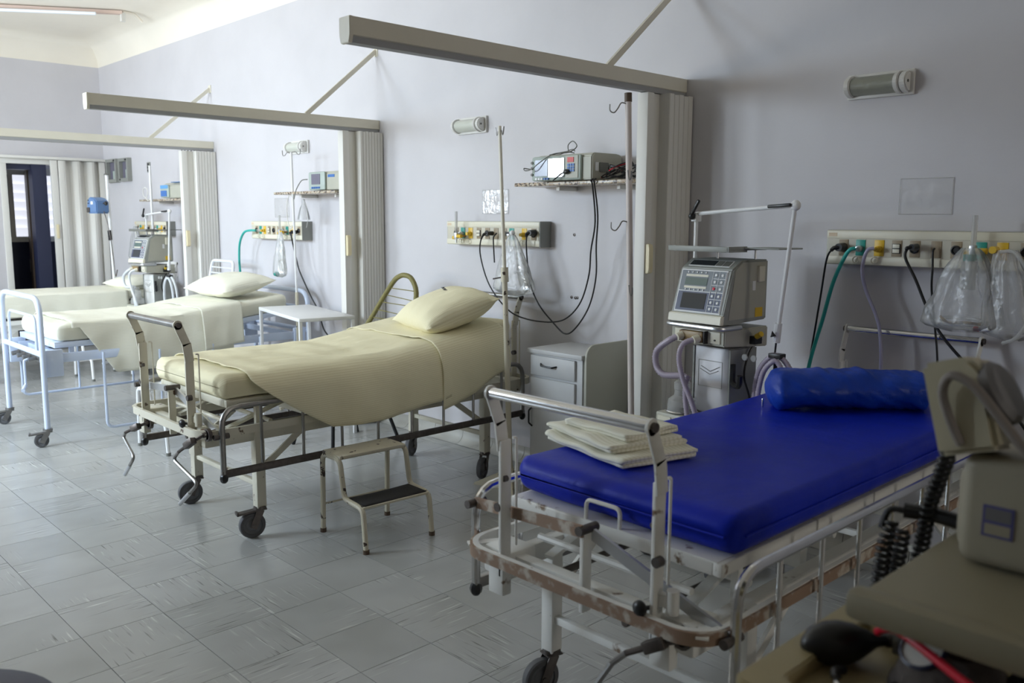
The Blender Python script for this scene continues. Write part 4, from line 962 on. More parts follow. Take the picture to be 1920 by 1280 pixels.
# far shelf box
t = thing('patient_monitor', 'beige device with bright blue front corners on the farthest granite shelf', 'monitor', (-8.50, 3.66, 1.697), world=False)
M().prism([(-.11, .004), (.12, .004), (.12, .15), (-.07, .15), (-.11, .12)], 'x', -.20, .25, .006).part('case', m_beige, t)
M().box(-.215, -.02, -.125, -.108, .01, .13, .008).part('front_panel', m_faceb, t); M().box(-.20, -.06, -.129, -.124, .02, .075).part('blue_screen', m_btnb, t)
M().box(-.205, -.03, -.129, -.124, .095, .128).part('blue_band', mat('sky_blue_band', (.12, .35, .65), .4), t); M().box(-.02, .25, -.10, .11, .1501, .158, .003).part('blue_lid', m_pump, t)

# grey-framed glazed boxes and switch on the far wall
for x0, x1, z0, z1, lab in ((-10.79, -10.475, 1.91, 2.175, 'grey framed glazed wall box, left of the pair near the far corner'), (-10.40, -10.12, 1.915, 2.17, 'grey framed glazed wall box, right of the pair near the far corner')):
    t = thing('wall_box', lab, 'wall box', ((x0+x1)/2, YW, z0), 'glazed wall boxes')
    m = M(); m.box(x0, x1, YW-.05, YW, z0, z0+.035); m.box(x0, x1, YW-.05, YW, z1-.035, z1); m.box(x0, x0+.035, YW-.05, YW, z0+.035, z1-.035); m.box(x1-.035, x1, YW-.05, YW, z0+.035, z1-.035); m.part('frame', m_panelS, t)
    M().box(x0+.04, x1-.04, YW-.012, YW-.004, z0+.03, z1-.03).part('pane', m_screen, t); M().box(x0+.14, x1-.06, YW-.02, YW-.012, z0+.035, z0+.13).part('card', m_faceb, t)
    M().box(x1-.07, x1-.03, YW-.056, YW-.05, z1-.03, z1-.01).part('catch', m_black, t); M().box(x0+.03, x0+.06, YW-.056, YW-.05, z0+.01, z0+.03).part('catch', m_black, t)
t = thing('wall_switch', 'narrow grey wall switch plate high in the farthest bay', 'switch', (-9.63, YW, 1.99)); M().box(-9.67, -9.59, YW-.01, YW, 1.99, 2.10, .003).part('plate', m_panelS, t)
for k in range(3): M().box(-9.65, -9.61, YW-.016, YW-.01, 2.0+.033*k, 2.022+.033*k).part('rocker', m_black, t)
# holes and anchors in the wall
for k, (x, z) in enumerate(((-3.455, 1.424), (-3.47, 1.06), (-3.44, 1.058), (-3.425, 1.06), (-5.83, 1.45), (-5.83, 1.11))):
    M().lathe([(.010, 0), (.009, .003), (.004, .004), (.004, .001), (.0005, .001)], (x, YW, z), (0, -1, 0), 10).solo('wall_plug', m_steelD, ['small dark wall plug between panel and loops of lead', 'leftmost of three tiny wall plugs above the white cabinet', 'middle of three tiny wall plugs above the white cabinet', 'rightmost of three tiny wall plugs above the white cabinet', 'tiny dark wall plug in the second bay, upper one', 'tiny dark wall plug in the second bay, lower one'][k], 'wall plug', 'wall plugs')
# ceiling conduit with a fluorescent tube
t = thing('ceiling_lamp', 'long slim tube lamp on a pale pink conduit under the far ceiling', 'lamp', (-9.7, 2.3, 3.47))
cd = V((-9.02, 3.38, 3.475)); ce = V((-10.3, 1.25, 3.475))
M().bar(cd, ce, .06, .03).part('batten', mat('conduit_pink', (.66, .50, .42), .5), t)
M().cyl(cd+V((0, -.25, -.045)), ce+V((0, 0, -.045)), .016, 10).part('tube', m_shadeM, t)
M().box(cd.x-.02, cd.x+.02, cd.y-.02, cd.y+.02, cd.z-.08, cd.z).part('tube_holder', m_part, t); M().tube([tuple(cd+V((0, .0, .01))), tuple(cd+V((-.02, .12, .01))), tuple(cd+V((-.03, .2, -.05)))], .012, 8, .03).part('conduit', m_cream, t)

# ------------------------------------------------------------------ ventilators
def hose(pts, r, material, parent, name='corrugated_hose', pitch=.011):
    P = smoothpath(pts, 10); L_ = sum((b-a).length for a, b in zip(P, P[1:])); n = max(8, int(L_/pitch*2)); Q = []; acc = 0; i = 0; d = L_/n
    seg = [(b-a).length for a, b in zip(P, P[1:])]; cum = [0]
    for q in seg: cum.append(cum[-1]+q)
    for k in range(n+1):
        t_ = min(L_-1e-6, k*d)
        while cum[i+1] < t_: i += 1
        Q.append(P[i].lerp(P[i+1], (t_-cum[i])/max(seg[i], 1e-9)))
    return M().tube(Q, r, 10, rf=lambda i, n_: r if i % 2 else r*.80).part(name, material, parent, ang=80)

def ventilator(lab, loc, rz, far=False):
    t = thing('ventilator', lab, 'ventilator', loc, rz=rz, world=False)
    w = .14
    # base and column
    m = M(); m.box(-.20, .20, -.22, .20, .10, .15, .012); m.part('base', m_beige, t)
    for sx in (-1, 1):
        for y in (-.19, .17): caster(t, sx*.17, y, .10, .042, sx*.3, -1, False)
    M().box(-.085, .105, -.06, .12, .15, .965, .010).part('column', m_lampb if far else mat('column_grey', (.46, .45, .46), .4, metal=.25, noise_amt=.12), t)
    m = M(); m.box(-.092, -.084, -.062, .12, .15, .96); m.box(.104, .112, -.062, .12, .15, .96); m.part('column_edge', m_grey, t)
    # gas module
    m = M(); m.prism([(-.15, .985), (.15, .965), (.15, 1.055), (-.15, 1.055)], 'x', -w-.005, w+.005, .005); m.part('gas_module', m_beige, t)
    M().box(-w+.02, w-.015, -.156, -.149, .995, 1.045, .002).part('module_face', m_panelT, t)
    M().box(-.075, .055, -.185, -.155, .995, 1.043, .008).part('valve_block', m_brass, t, 'stained brass valve block')
    M().box(.056, .062, -.18, -.154, .992, 1.045).part('divider', m_black, t)
    M().cyl((.10, -.16, 1.01), (.10, -.154, 1.01), .004, 8).part('screw', m_black, t)
    # bumper rail
    M().tube([(-w-.02, -.04, 1.062), (-w-.022, -.172, 1.062), (w+.005, -.185, 1.062), (w+.01, -.05, 1.062)], .010, 8, .04).part('bumper_rail', m_alu, t)
    # head with sloped front
    prof = [(-.165, 1.075), (-.158, 1.115), (-.105, 1.305), (-.04, 1.345), (.14, 1.345), (.14, 1.085), (-.10, 1.075)]
    M().prism(prof, 'x', -w, w, .006).part('case', m_grey, t)
    m = M(); m.prism([(-.178, 1.078), (-.172, 1.112), (-.150, 1.118), (-.155, 1.075)], 'x', -w-.006, w+.002, .003); m.part('chin_strip', m_panelT, t, 'yellowed chin strip')
    m = M()
    for z0, z1, y0_, y1_ in ((1.14, 1.30, -.135, .125), ): m.prism([(-.125, 1.095), (.125, 1.10), (.125, 1.335), (-.04, 1.335), (-.085, 1.305)], 'x', w, w+.002); m.part('side_panel', m_beige, t)
    uy = V((0, .053, .19)).normalized(); nz = V((1, 0, 0)).cross(uy); ux = V((1, 0, 0)); P0 = V((-w, -.158, 1.115))
    g = lambda u0, u1, v0, v1, d1=.003, d0=-.001, bev=0: on(M(), P0, ux, uy, nz, u0, u1, v0, v1, d0, d1, bev)
    g(.014, .262, .004, .192, .003).part('panel_border', m_white, t)
    g(.019, .257, .098, .187, .0045).part('upper_panel', mat('panel_slate', (.16, .18, .20), .4), t)
    g(.019, .257, .010, .094, .0045).part('lower_panel', mat('panel_indigo', (.05, .06, .12), .4), t)
    g(.045, .165, .123, .155, .006).part('lcd_display', m_lcd, t)
    g(.045, .165, .160, .170, .006).part('label_strip', m_panelT, t); g(.045, .165, .108, .118, .006).part('label_strip', m_panelT, t)
    g(.045, .175, .020, .088, .006).part('screen', m_screenD, t)
    if not far:
        for i in range(5):
            for v in (.179, .1025): on(M(), P0, ux, uy, nz, .055+.024*i-.004, .055+.024*i+.004, v-.004, v+.004, 0, .008, .002).part('round_key', m_white, t)
    m = M()
    for u in (.190, .222, .2575): m = m; on(m, P0, ux, uy, nz, u-.001, u+.001, .010, .187, 0, .006)
    for v in (.038, .066, .127, .155): on(m, P0, ux, uy, nz, .190, .2575, v-.001, v+.001, 0, .006)
    m.part('key_grid', m_white, t)
    for i in range(2):
        for j, v in enumerate((.024, .052, .080, .112, .141, .171)):
            u = .206+.034*i; rr = .0065; o = P0+ux*u+uy*v+nz*.004
            M().lathe([(rr, 0), (rr, .003), (rr*.6, .004), (.0005, .004)], o, nz, 10).part('key', m_red if (i, j) == (0, 3) else m_white, t)
    # top bezel with its small display
    uy2 = V((0, .065, .04)).normalized(); n2 = ux.cross(uy2); P1 = V((-w, -.105, 1.305))
    on(M(), P1, ux, uy2, n2, .03, .25, .018, .062, -.001, .003).part('bezel_frame', m_white, t); on(M(), P1, ux, uy2, n2, .034, .17, .022, .058, 0, .0045).part('bezel_display', m_screenD, t)
    on(M(), P1, ux, uy2, n2, .175, .205, .022, .058, 0, .0045).part('bezel_display', m_greyD, t); on(M(), P1, ux, uy2, n2, .21, .245, .022, .058, 0, .0045).part('bezel_display', m_greyD, t)
    M().box(w+.002, w+.004, .03, .05, 1.215, 1.255).part('side_sticker', m_white, t); M().box(w+.002, w+.004, .055, .105, 1.10, 1.14).part('warning_sticker', m_yellow, t, 'yellow warning sticker')
    M().box(w-.004, w+.016, .06, .10, 1.25, 1.32, .005).part('side_socket', m_panelT, t)
    # tray
    for x, y in ((-.04, .02), (.10, .10)): M().cyl((x, y, 1.345), (x, y, 1.385), .005, 8).part('tray_post', m_alu, t)
    m = M(); m.box(-.20, .13, -.12, .14, 1.385, 1.392, .002); m.box(-.20, .13, -.125, -.115, 1.378, 1.402, .003); m.box(.13, .30, -.02, .15, 1.392, 1.398, .002); m.box(.12, .13, -.125, .0, 1.378, 1.402); m.part('tray', m_greyD if far else m_grey, t)
    # support arm
    m = M(); m.cyl((-.20, .06, 1.08), (-.20, .06, 1.54), .009, 10); m.part('arm_post', m_white, t)
    M().cyl((-.20, .06, 1.54), (.345, .0, 1.572), .009, 10).part('arm_beam', m_white, t)
    M().sph((.355, .0, 1.572), .022, (1, .8, 1)).part('arm_joint', m_white, t)
    M().cyl((.352, .0, 1.56), (.30, .0, 1.07), .009, 10).part('arm_rod', m_white, t)
    M().box(-.215, -.185, .04, .08, 1.505, 1.545, .004).part('arm_clamp', m_white, t)
    M().bar((-.205, .03, 1.535), (-.155, .02, 1.600), .014, .014, bev=.004).part('lock_lever', m_black, t); M().sph((-.205, .035, 1.53), .017).part('lock_knob', m_black, t)
    M().bar((.235, -.015, 1.568), (.345, -.02, 1.574), .014, .014, bev=.004).part('lock_lever', m_black, t)
    M().cyl((.30, 0, 1.09), (.293, 0, 1.01), .016, 10).part('end_joint', m_white, t); M().lathe([(.004, 0), (.017, .008), (.006, .016)], (.295, -.02, 1.045), (0, -1, 0), 3).part('wing_nut', m_black, t)
    M().cyl((.293, 0, 1.01), (.290, 0, .965), .004, 8).part('hook_stem', m_black, t); m = M(); m.box(.27, .33, -.02, .02, .945, .965, .003); m.bar((.30, -.01, .95), (.305, -.015, .90), .014, .02); m.part('hose_clip', m_black, t)
    # black hook on the column side
    M().tube([(.118, -.05, .90), (.118, -.05, .81), (.17, -.07, .81), (.175, -.075, .86)], .013, 8, .03).part('side_hook', m_black, t)
    M().tube(smoothpath([(.15, .10, 1.0), (.13, .05, .95), (.14, .0, .85), (.16, .02, .74), (.16, .05, .55), (.14, .1, .3)]), .005, 6).part('mains_lead', m_black, t)
    m = M(); m.box(.145, .175, .02, .07, .985, 1.02, .003); m.part('regulator', m_black, t); M().cyl((.175, .03, 1.02), (.205, .02, 1.035), .012, 10).part('yellow_inlet', m_yellow, t)
    for x in (.165, .21): M().lathe([(.013, .0), (.015, .004), (.013, .008), (.001, .009)], (x, -.03, .935), (0, -1, 0), 14).part('port_cap', m_jar, t)
    # patient hoses
    hm = m_hose if not far else mk_lilac('white_hose', (.8, .82, .84), .85)
    hose([(-.055, -.185, 1.02), (-.10, -.21, .995), (-.165, -.22, .94), (-.165, -.22, .875), (-.12, -.22, .84), (-.03, -.20, .845), (.0, -.19, .83)], .0155, hm, t)
    hose([(.035, -.19, 1.015), (-.01, -.225, .99), (-.025, -.235, .93), (.0, -.235, .84), (.05, -.23, .74), (.075, -.22, .66), (.10, -.20, .52)], .0125, hm, t)
    hose([(-.01, -.20, .85), (-.005, -.21, .76), (.01, -.20, .62), (.02, -.19, .45)], .0125, hm, t)
    hose([(.20, .02, .45), (.195, .0, .70), (.215, -.01, .86), (.26, -.01, .935), (.305, .0, .955), (.36, .01, .90), (.385, .02, .78), (.38, .03, .5)], .0125, hm, t)
    hose([(.235, .0, .45), (.225, -.02, .70), (.25, -.03, .86), (.29, -.03, .925), (.32, -.02, .93), (.345, -.01, .86), (.35, .0, .74), (.35, 0, .5)], .0125, hm, t)
    for x, z in ((-.055, 1.02), (.035, 1.015)): M().cyl((x, -.18, z), (x-.01, -.205, z-.008), .017, 12).part('hose_cuff', m_panelT, t)
    # humidifier with its clear chamber
    M().box(-.18, -.01, -.20, -.06, .60, .665, .008).part('humidifier', m_beige, t); M().box(-.165, -.09, -.204, -.20, .63, .65).part('maker_label', m_panelT, t)
    M().lathe([(.062, .0), (.064, .03), (.060, .055), (.035, .075), (.033, .10), (.001, .102)], (-.09, -.13, .668), (0, 0, 1), 20).part('water_chamber', m_jar, t)
    m = M(); m.lathe([(.066, 0), (.070, .004), (.066, .008), (.060, .004), (.066, 0)], (-.09, -.13, .668), (0, 0, 1), 22); m.part('chamber_rim', m_chrome, t)
    M().lathe([(.036, 0), (.036, .03), (.02, .04), (.02, .06), (.001, .06)], (-.09, -.13, .77), (0, 0, 1), 16).part('chamber_cap', m_jar, t)
    # printed label of the column
    m = M(); pts = [((-.045, .875), (.005, .855)), ((.005, .855), (.055, .88)), ((-.05, .862), (.003, .842)), ((.003, .842), (.05, .862))]
    for (a, b), (c, d) in pts: m.bar((a, -.0605, b), (c, -.0605, d), .002, .004, (0, 1, 0))
    m.part('printed_emblem', m_greyD, t)
    m = M()
    for z in (.90, .785): m.box(-.06, .07, -.0612, -.0600, z, z+.0025)
    for x in (-.06, .068): m.box(x, x+.002, -.0612, -.06, .785, .90)
    m.part('label_outline', m_panelS, t)
    return t
ventilator('beige ventilator with sloped keypad screen, top tray and lilac hoses, behind the blue bed', (-2.14, 3.31, 0), -.09)
v0 = ventilator('farthest ventilator, half hidden behind the far bed and the third rail', (-8.70, 3.42, 0), .12, True)

# ------------------------------------------------------------------ drip stands
def hookpair(m, c, r, a, up=.02):
    c = V(c); d = V((math.cos(a), math.sin(a), 0))
    for s in (-1, 1):
        P = [c+d*s*.0, c+d*s*r*.5+V((0, 0, .0)), c+d*s*r*.75+V((0, 0, -.02)), c+d*s*r+V((0, 0, -.018)), c+d*s*(r+.008)+V((0, 0, up))]
        m.tube(smoothpath(P, 4), .003, 6)
t = thing('drip_stand', 'chipped cream drip stand with splayed plate feet, by the head of the middle bed', 'drip stand', (-3.50, 3.30, 0))
M().cyl((-3.465, 3.30, .10), (-3.515, 3.30, 1.24), .0165, 12, .0145).part('pole', m_chip, t)
M().cyl((-3.513, 3.30, 1.20), (-3.556, 3.30, 2.01), .011, 12, .009).part('upper_pole', m_rail, t)
m = M(); m.cyl((-3.511, 3.30, 1.17), (-3.515, 3.30, 1.25), .021, 12); m.part('clamp', m_chip, t); M().bar((-3.53, 3.29, 1.195), (-3.575, 3.27, 1.185), .008, .008).part('clamp_screw', m_steelD, t)
m = M(); hookpair(m, (-3.555, 3.30, 1.985), .035, -.2); m.part('hook', m_steel, t)
for a in (200, 320, 80):
    d = V((math.cos(math.radians(a)), math.sin(math.radians(a)), 0)); n_ = V((-d.y, d.x, 0)); c = V((-3.462, 3.30, 0))
    m = M(); pl_ = [(.015, .10), (.03, .115), (.23, .012), (.235, .0), (.205, .0), (.015, .0)]
    A = [m.bm.verts.new(c+d*p[0]+V((0, 0, p[1]))+n_*.004) for p in pl_]; B = [m.bm.verts.new(c+d*p[0]+V((0, 0, p[1]))-n_*.004) for p in pl_]
    m.bm.faces.new(A[::-1]); m.bm.faces.new(B); [m.bm.faces.new((A[k], A[(k+1) % 6], B[(k+1) % 6], B[k])) for k in range(6)]
    m.part('foot_plate', m_chip, t)
M().cyl((-3.462, 3.30, .0), (-3.464, 3.30, .13), .022, 14).part('hub', m_chip, t)
t = thing('drip_stand', 'tall pinkish drip pole with wire hooks, right in front of the nearest folding partition', 'drip stand', (-2.66, 3.38, 0))
M().cyl((-2.655, 3.38, .03), (-2.739, 3.38, 2.11), .0155, 12).part('pole', mat('pink_grey_enamel', (.70, .62, .58), .45, noise_amt=.1), t)
M().cyl((-2.7375, 3.38, 2.07), (-2.7395, 3.38, 2.112), .018, 12).part('pole_cap', m_brownw, t)
for z, sx in ((2.06, -1), (1.50, -1), (1.74, 1), (1.19, 1)):
    x = -2.655-.084*(z/2.1)
    M().tube(smoothpath([(x, 3.37, z), (x+sx*.018, 3.35, z+.005), (x+sx*.03, 3.34, z-.02), (x+sx*.045, 3.33, z-.04), (x+sx*.062, 3.32, z-.03), (x+sx*.064, 3.32, z+.0)], 4), .0032, 6).part('hook', m_steel, t)
for a in (30, 120, 210, 300): M().bar((-2.655, 3.38, .05), (-2.655+.09*math.cos(math.radians(a)), 3.38+.09*math.sin(math.radians(a)), .012), .022, .022).part('foot', m_chip, t)
t = thing('drip_stand', 'thin pale drip stand with a wide hook, between the tubular bed and the white table', 'drip stand', (-6.19, 3.56, 0))
M().cyl((-6.20, 3.56, .02), (-6.20, 3.56, .93), .013, 10).part('pole', m_chip, t); M().cyl((-6.20, 3.56, .90), (-6.22, 3.56, 2.02), .009, 10).part('upper_pole', m_white, t)
m = M(); hookpair(m, (-6.22, 3.56, 2.02), .13, .0); m.part('hook', m_steel, t)
for a in (30, 150, 270): M().bar((-6.20, 3.56, .06), (-6.20+.2*math.cos(math.radians(a)), 3.56+.18*math.sin(math.radians(a)), .012), .022, .022).part('foot', m_chip, t)
t = thing('drip_stand', 'thin white drip pole just left of the far shelf device', 'drip stand', (-8.90, 3.50, 0))
M().cyl((-8.86, 3.50, .02), (-8.86, 3.50, 2.02), .012, 10).part('pole', m_white, t)
for a in (30, 150, 270): M().bar((-8.86, 3.50, .06), (-8.86+.2*math.cos(math.radians(a)), 3.50+.18*math.sin(math.radians(a)), .012), .022, .022).part('foot', m_white, t)
M().tube([(-8.98+.06*math.cos(a), 3.49, 1.76+.05*math.sin(a)) for a in lin(0, 2*pi, 16)], .004, 6).part('coiled_line', m_part, t)
m = M(); m.tube(smoothpath([(-8.98, 3.49, 1.71), (-8.92, 3.49, 1.68), (-8.86, 3.495, 1.70)], 4), .004, 6); m.part('line_end', m_part, t)
t = thing('drip_stand', 'white drip pole that carries the blue infusion pump, at the far bed', 'drip stand', (-9.42, 3.30, 0))
M().cyl((-9.40, 3.30, .02), (-9.48, 3.30, 1.95), .016, 10).part('pole', m_white, t); M().box(-9.50, -9.46, 3.28, 3.32, 1.94, 1.955, .003).part('pole_cap', m_greyD, t); M().bar((-9.41, 3.27, 1.38), (-9.39, 3.27, 1.28), .03, .03, bev=.004).part('clamp', m_black, t)
for a in (30, 150, 270): M().bar((-9.40, 3.30, .06), (-9.40+.2*math.cos(math.radians(a)), 3.30+.18*math.sin(math.radians(a)), .012), .022, .022).part('foot', m_white, t)
t = thing('infusion_pump', 'blue infusion pump clamped high on a white pole near the doorway', 'infusion pump', (-9.34, 3.16, 1.55), rz=.1, world=False); t.scale = (.78, .8, 1)
M().prism([(-.13, 0), (.13, 0), (.13, .12), (.06, .15), (-.06, .165), (-.12, .14), (-.14, .06)], 'y', -.09, .07, .012).part('case', m_pump, t)
M().box(-.13, -.055, -.102, -.088, .01, .06, .006).part('cassette_door', m_steelD, t); M().box(-.02, .04, -.094, -.089, .09, .12).part('label', m_white, t)
for z in (.10, .13): M().box(-.10, -.08, -.095, -.088, z-.006, z+.008).part('button', m_black, t)
M().cyl((.12, 0, .10), (.19, 0, .10), .008, 8).part('clamp_screw', m_steelD, t); M().sph((.20, 0, .10), .022, (1, 1, 1)).part('clamp_knob', m_black, t)
M().tube(smoothpath([(.13, 0, .02), (.20, .0, -.08), (.23, .02, -.25), (.20, .05, -.42), (.24, .05, -.62), (.30, .05, -.56)]), .006, 6).part('mains_lead', m_steelD, t)

# ------------------------------------------------------------------ cabinet, table, stools, chairs
t = thing('bedside_cabinet', 'white bedside cabinet with black handles and rounded side leaf, right of the middle bed', 'cabinet', (-3.24, 3.60, 0))
x0, x1, y0, y1 = -3.445, -3.045, 3.42, 3.78
M().box(x0+.005, x1-.005, y0+.012, y1, .02, .775, .002).part('body', m_cab, t); M().box(x0-.004, x1+.004, y0-.006, y1, .775, .80, .003).part('worktop', m_cab, t)
d = M().box(x0+.02, x1-.05, y0-.002, y0+.014, .655, .765, .002).part('drawer', m_cab, t)
M().tube([(x0+.10, y0-.002, .722), (x0+.12, y0-.022, .715), (x0+.20, y0-.022, .712), (x0+.22, y0-.002, .718)], .005, 8, .01).part('handle', m_black, d)
d = M().box(x0+.02, x1-.05, y0-.002, y0+.014, .06, .64, .002).part('door', m_cab, t)
M().tube([(x0+.035, y0-.002, .47), (x0+.028, y0-.022, .45), (x0+.028, y0-.022, .38), (x0+.035, y0-.002, .36)], .005, 8, .012).part('handle', m_black, d)
m = M(); poly = [(3.43, .03), (3.78, .03), (3.78, .855)]+[(3.50-.07*math.sin(a), .785+.07*math.cos(a)) for a in lin(0, pi/2, 8)]
m.prism(poly, 'x', -3.035, -3.02, .002); m.part('side_leaf', m_cabP, t, 'beige side leaf with a rounded corner'); M().box(-3.05, -3.03, 3.50, 3.53, .80, .83, .002).part('bracket', m_black, t)

t = thing('side_table', 'white metal side table beside the tubular bed, with a shiny bare top', 'table', (-5.66, 3.31, 0), rz=-.20, world=False)
m = M(); m.box(-.47, .47, -.20, .20, .815, .84, .004); m.part('table_top', m_white, t)
for sx in (-1, 1):
    for sy in (-1, 1): M().box(sx*.455-.011, sx*.455+.011, sy*.188-.011, sy*.188+.011, 0, .815, .002).part('leg', m_white, t)
m = M(); m.box(-.45, .45, .18, .19, .20, .22); m.part('stretcher', m_white, t)

def stool(lab, loc, rz, me, tread, sc=1.0, wear=True):
    t = thing('step_stool', lab, 'step stool', loc, rz=rz, world=False)
    w = .185
    # local: x along the step width, y towards the lower step (-y is the low side)
    for sx in (-1, 1):
        x = sx*w
        M().tube([(x, .15, .0), (x, .14, .395), (x, -.02, .395), (x, -.055, .215), (x, -.215, .205), (x, -.235, .0)], .0125, 10, .045).part('side_frame', me, t)
    for y, z in ((.15, .018), ): M().cyl((-w, .148, .14), (w, .148, .14), .005, 8).part('stretcher', me, t)
    m = M(); m.box(-w-.002, w+.002, -.025, .145, .392, .412, .008); m.part('top_step', me, t)
    m = M(); m.box(-w, w, -.215, -.055, .200, .212, .004); m.part('lower_step', me, t)
    m = M()
    m.grid(12, 6, lambda u, v: (-w+.012+(2*w-.024)*u, -.208+.15*v, .2155-.004*math.sin(u*pi)+.0), None); m.part('rubber_tread', tread, t, 'black rubber tread', thick=.004)
    for sx in (-1, 1):
        for y in (.15, -.235): M().cyl((sx*w, y, 0), (sx*w, y, .02), .015, 10).part('foot_tip', m_brownw if wear else m_greyD, t)
    return t
# foot tips measured on the floor: front pair by the low step on the +x side
stool('small chipped cream step stool with one black tread, beside the middle bed', (-3.445, 2.355, 0), math.radians(88), m_chip, m_blackm)
stool('small white step stool beyond the tubular bed, seen under the hanging sheet corner', (-5.72, 2.35, 0), math.radians(95), m_white, m_white, wear=False)
stool('small white step stool standing by the side of the farthest bed', (-8.75, 2.90, 0), math.radians(95), m_white, m_panelT, wear=False)

t = thing('corded_chair', 'garden chair with golden-green corded oval back, behind the middle bed', 'chair', (-4.86, 3.42, 0), rz=0, world=False)
hp = [(-.32, -.22, .50), (-.28, -.08, .64), (-.225, .04, .78), (-.11, .08, .945), (.02, .09, 1.085), (.09, .09, 1.128), (.155, .09, 1.140), (.225, .09, 1.122), (.275, .09, 1.045), (.27, .08, .94), (.235, .05, .82), (.17, -.02, .64), (.14, -.12, .50)]
M().tube(smoothpath(hp, 6), .017, 10, rf=lambda i, n: .0175 if i % 2 else .0165).part('back_hoop', m_olive, t, ang=80)
Ppath = smoothpath(hp, 6)
for k in range(9):
    a = Ppath[6+k*2]; b = Ppath[len(Ppath)-10-k*1]
    M().cyl(a, V((b.x, b.y, a.z-.02 if k % 2 else a.z-.005)), .0035, 6).part('cord', m_olive, t)
M().tube([(.24*math.cos(a)-.10, .22*math.sin(a)-.26, .44) for a in lin(0, 2*pi, 29)[:-1]], .015, 8, closed=True).part('seat_ring', m_olive, t)
for k in range(7): M().cyl((-.30+.065*k, -.26-.20*math.sqrt(max(0, 1-((k-3)/3.6)**2)), .44), (-.30+.065*k, -.26+.20*math.sqrt(max(0, 1-((k-3)/3.6)**2)), .44), .004, 6).part('seat_cord', m_olive, t)
for x, y, x2, y2 in ((-.25, -.40, -.33, -.50), (.06, -.42, .16, -.50), (-.26, -.10, -.34, .02), (.07, -.10, .18, .02)): M().cyl((x, y, .44), (x2, y2, 0), .0125, 10).part('leg', m_black, t)

t = thing('wire_chair', 'white wire-backed chair at the wall, behind the white pillow of the tubular bed', 'chair', (-7.50, 3.45, 0), rz=0, world=False)
M().tube([(-.24, .0, .44), (-.20, .12, 1.13), (.22, .12, 1.13), (.26, .0, .44)], .014, 8, .06).part('back_frame', m_shadeM, t)
for z in (.70, .78, .86, .94, 1.02, 1.07): M().cyl((-.24+.06*(z-.44), .17*(z-.44), z), (.26-.06*(z-.44), .17*(z-.44), z), .006, 6).part('back_wire', m_shadeM, t)
M().box(-.22, .24, -.38, .02, .43, .46, .012).part('seat', m_shadeM, t)
for x in (-.20, .22):
    for y in (-.36, .0): M().cyl((x, y, .43), (x*1.08, y, 0), .012, 8).part('leg', m_shadeM, t)

# ------------------------------------------------------------------ foreground trolley
t = thing('equipment_trolley', 'cream two-level equipment trolley cut by the right foreground corner', 'trolley', (-.33, 1.45, 0))
m = M(); m.box(-.64, .02, 1.065, 2.0, .815, .828, .004); m.part('tray', m_trayc, t)
m = M(); m.ring(rrect(-.645, .025, 1.06, 2.0, .022, 5), rrect(-.59, -.03, 1.11, 1.95, .02, 5), .8285, .852); m.part('tray_rim', m_trayc, t)
m = M(); m.ring(rrect(-.641, .021, 1.064, 1.996, .022, 5), rrect(-.594, -.026, 1.106, 1.954, .02, 5), .852, .8545); m.part('rim_edge', m_trayc, t)
M().cyl((-.625, 1.058, .832), (-.625, 1.064, .832), .006, 10).part('screw', m_steel, t)
M().box(-.54, .02, 1.20, 2.0, .945, .968, .010).part('upper_shelf', m_shelfc, t)
M().box(-.545, .03, 1.19, 1.235, .935, .982, .014).part('shelf_lip', m_shelfc, t)
for x in (-.50, -.03):
    for y in (1.32, 1.93): M().box(x-.015, x+.015, y-.015, y+.015, .852, .945, .003).part('shelf_post', m_greyD, t)
for x in (-.60, -.02):
    for y in (1.12, 1.95):
        M().box(x-.016, x+.016, y-.016, y+.016, .13, .815, .003).part('leg', m_trayc, t); caster(t, x, y, .13, .05, .2, -1, False)
M().box(-.62, 0, 1.10, 1.97, .30, .32, .004).part('bottom_shelf', m_trayc, t)
t = thing('defibrillator', 'beige defibrillator with tilted paddle holders, on the trolley in the right foreground', 'defibrillator', (-.33, 1.56, .969))
M().box(-.505, -.03, 1.49, 1.74, .969, 1.125, .03, 4).part('body', m_defib, t)
M().box(-.485, -.04, 1.452, 1.60, .972, 1.150, .022, 4).part('front_shell', m_defib, t)
s_ = on(M(), (-.447, 1.4515, 1.025), V((1, 0, 0)), V((0, 0, 1)), V((0, -1, 0)), 0, .045, 0, .05, -.001, .0015).part('sticker', m_sticker, t, 'violet-edged paper sticker')
on(M(), (-.447, 1.4515, 1.025), V((1, 0, 0)), V((0, 0, 1)), V((0, -1, 0)), .004, .041, .026, .046, .0015, .0022).part('sticker_field', m_discG, s_); on(M(), (-.447, 1.4515, 1.025), V((1, 0, 0)), V((0, 0, 1)), V((0, -1, 0)), .004, .041, .004, .021, .0015, .0022).part('sticker_field', m_defib, s_)
def paddle(c, ry, rz_, wd, ht, lab):
    p = thing('defibrillator_paddle', lab, 'paddle', c, world=False); p.rotation_euler = (-.12, ry, rz_)
    M().prism([(-wd/2, 0), (wd/2, .0), (wd/2, ht*.82), (wd*.30, ht), (-wd/2, ht)], 'y', -.04, .04, .008).part('holder', m_defibC, p)
    return p
pp = paddle((-.468, 1.47, 1.150), -.30, .0, .092, .150, 'cream paddle holder with grey disc, leaning left above the defibrillator')
M().lathe([(.052, 0), (.052, .014), (.044, .022), (.001, .023)], (.044, .0, .085), (1, 0, .25), 24).part('electrode_disc', m_discG, pp)
M().tube(smoothpath([(-.006, -.044, .015), (-.012, -.052, .06), (-.012, -.058, .10), (.008, -.064, .122), (.034, -.064, .105), (.058, -.060, .06), (.085, -.055, .0), (.105, -.05, -.04)], 6), .0075, 10, rf=lambda i, n: .0075).part('handle', m_handleG, pp)
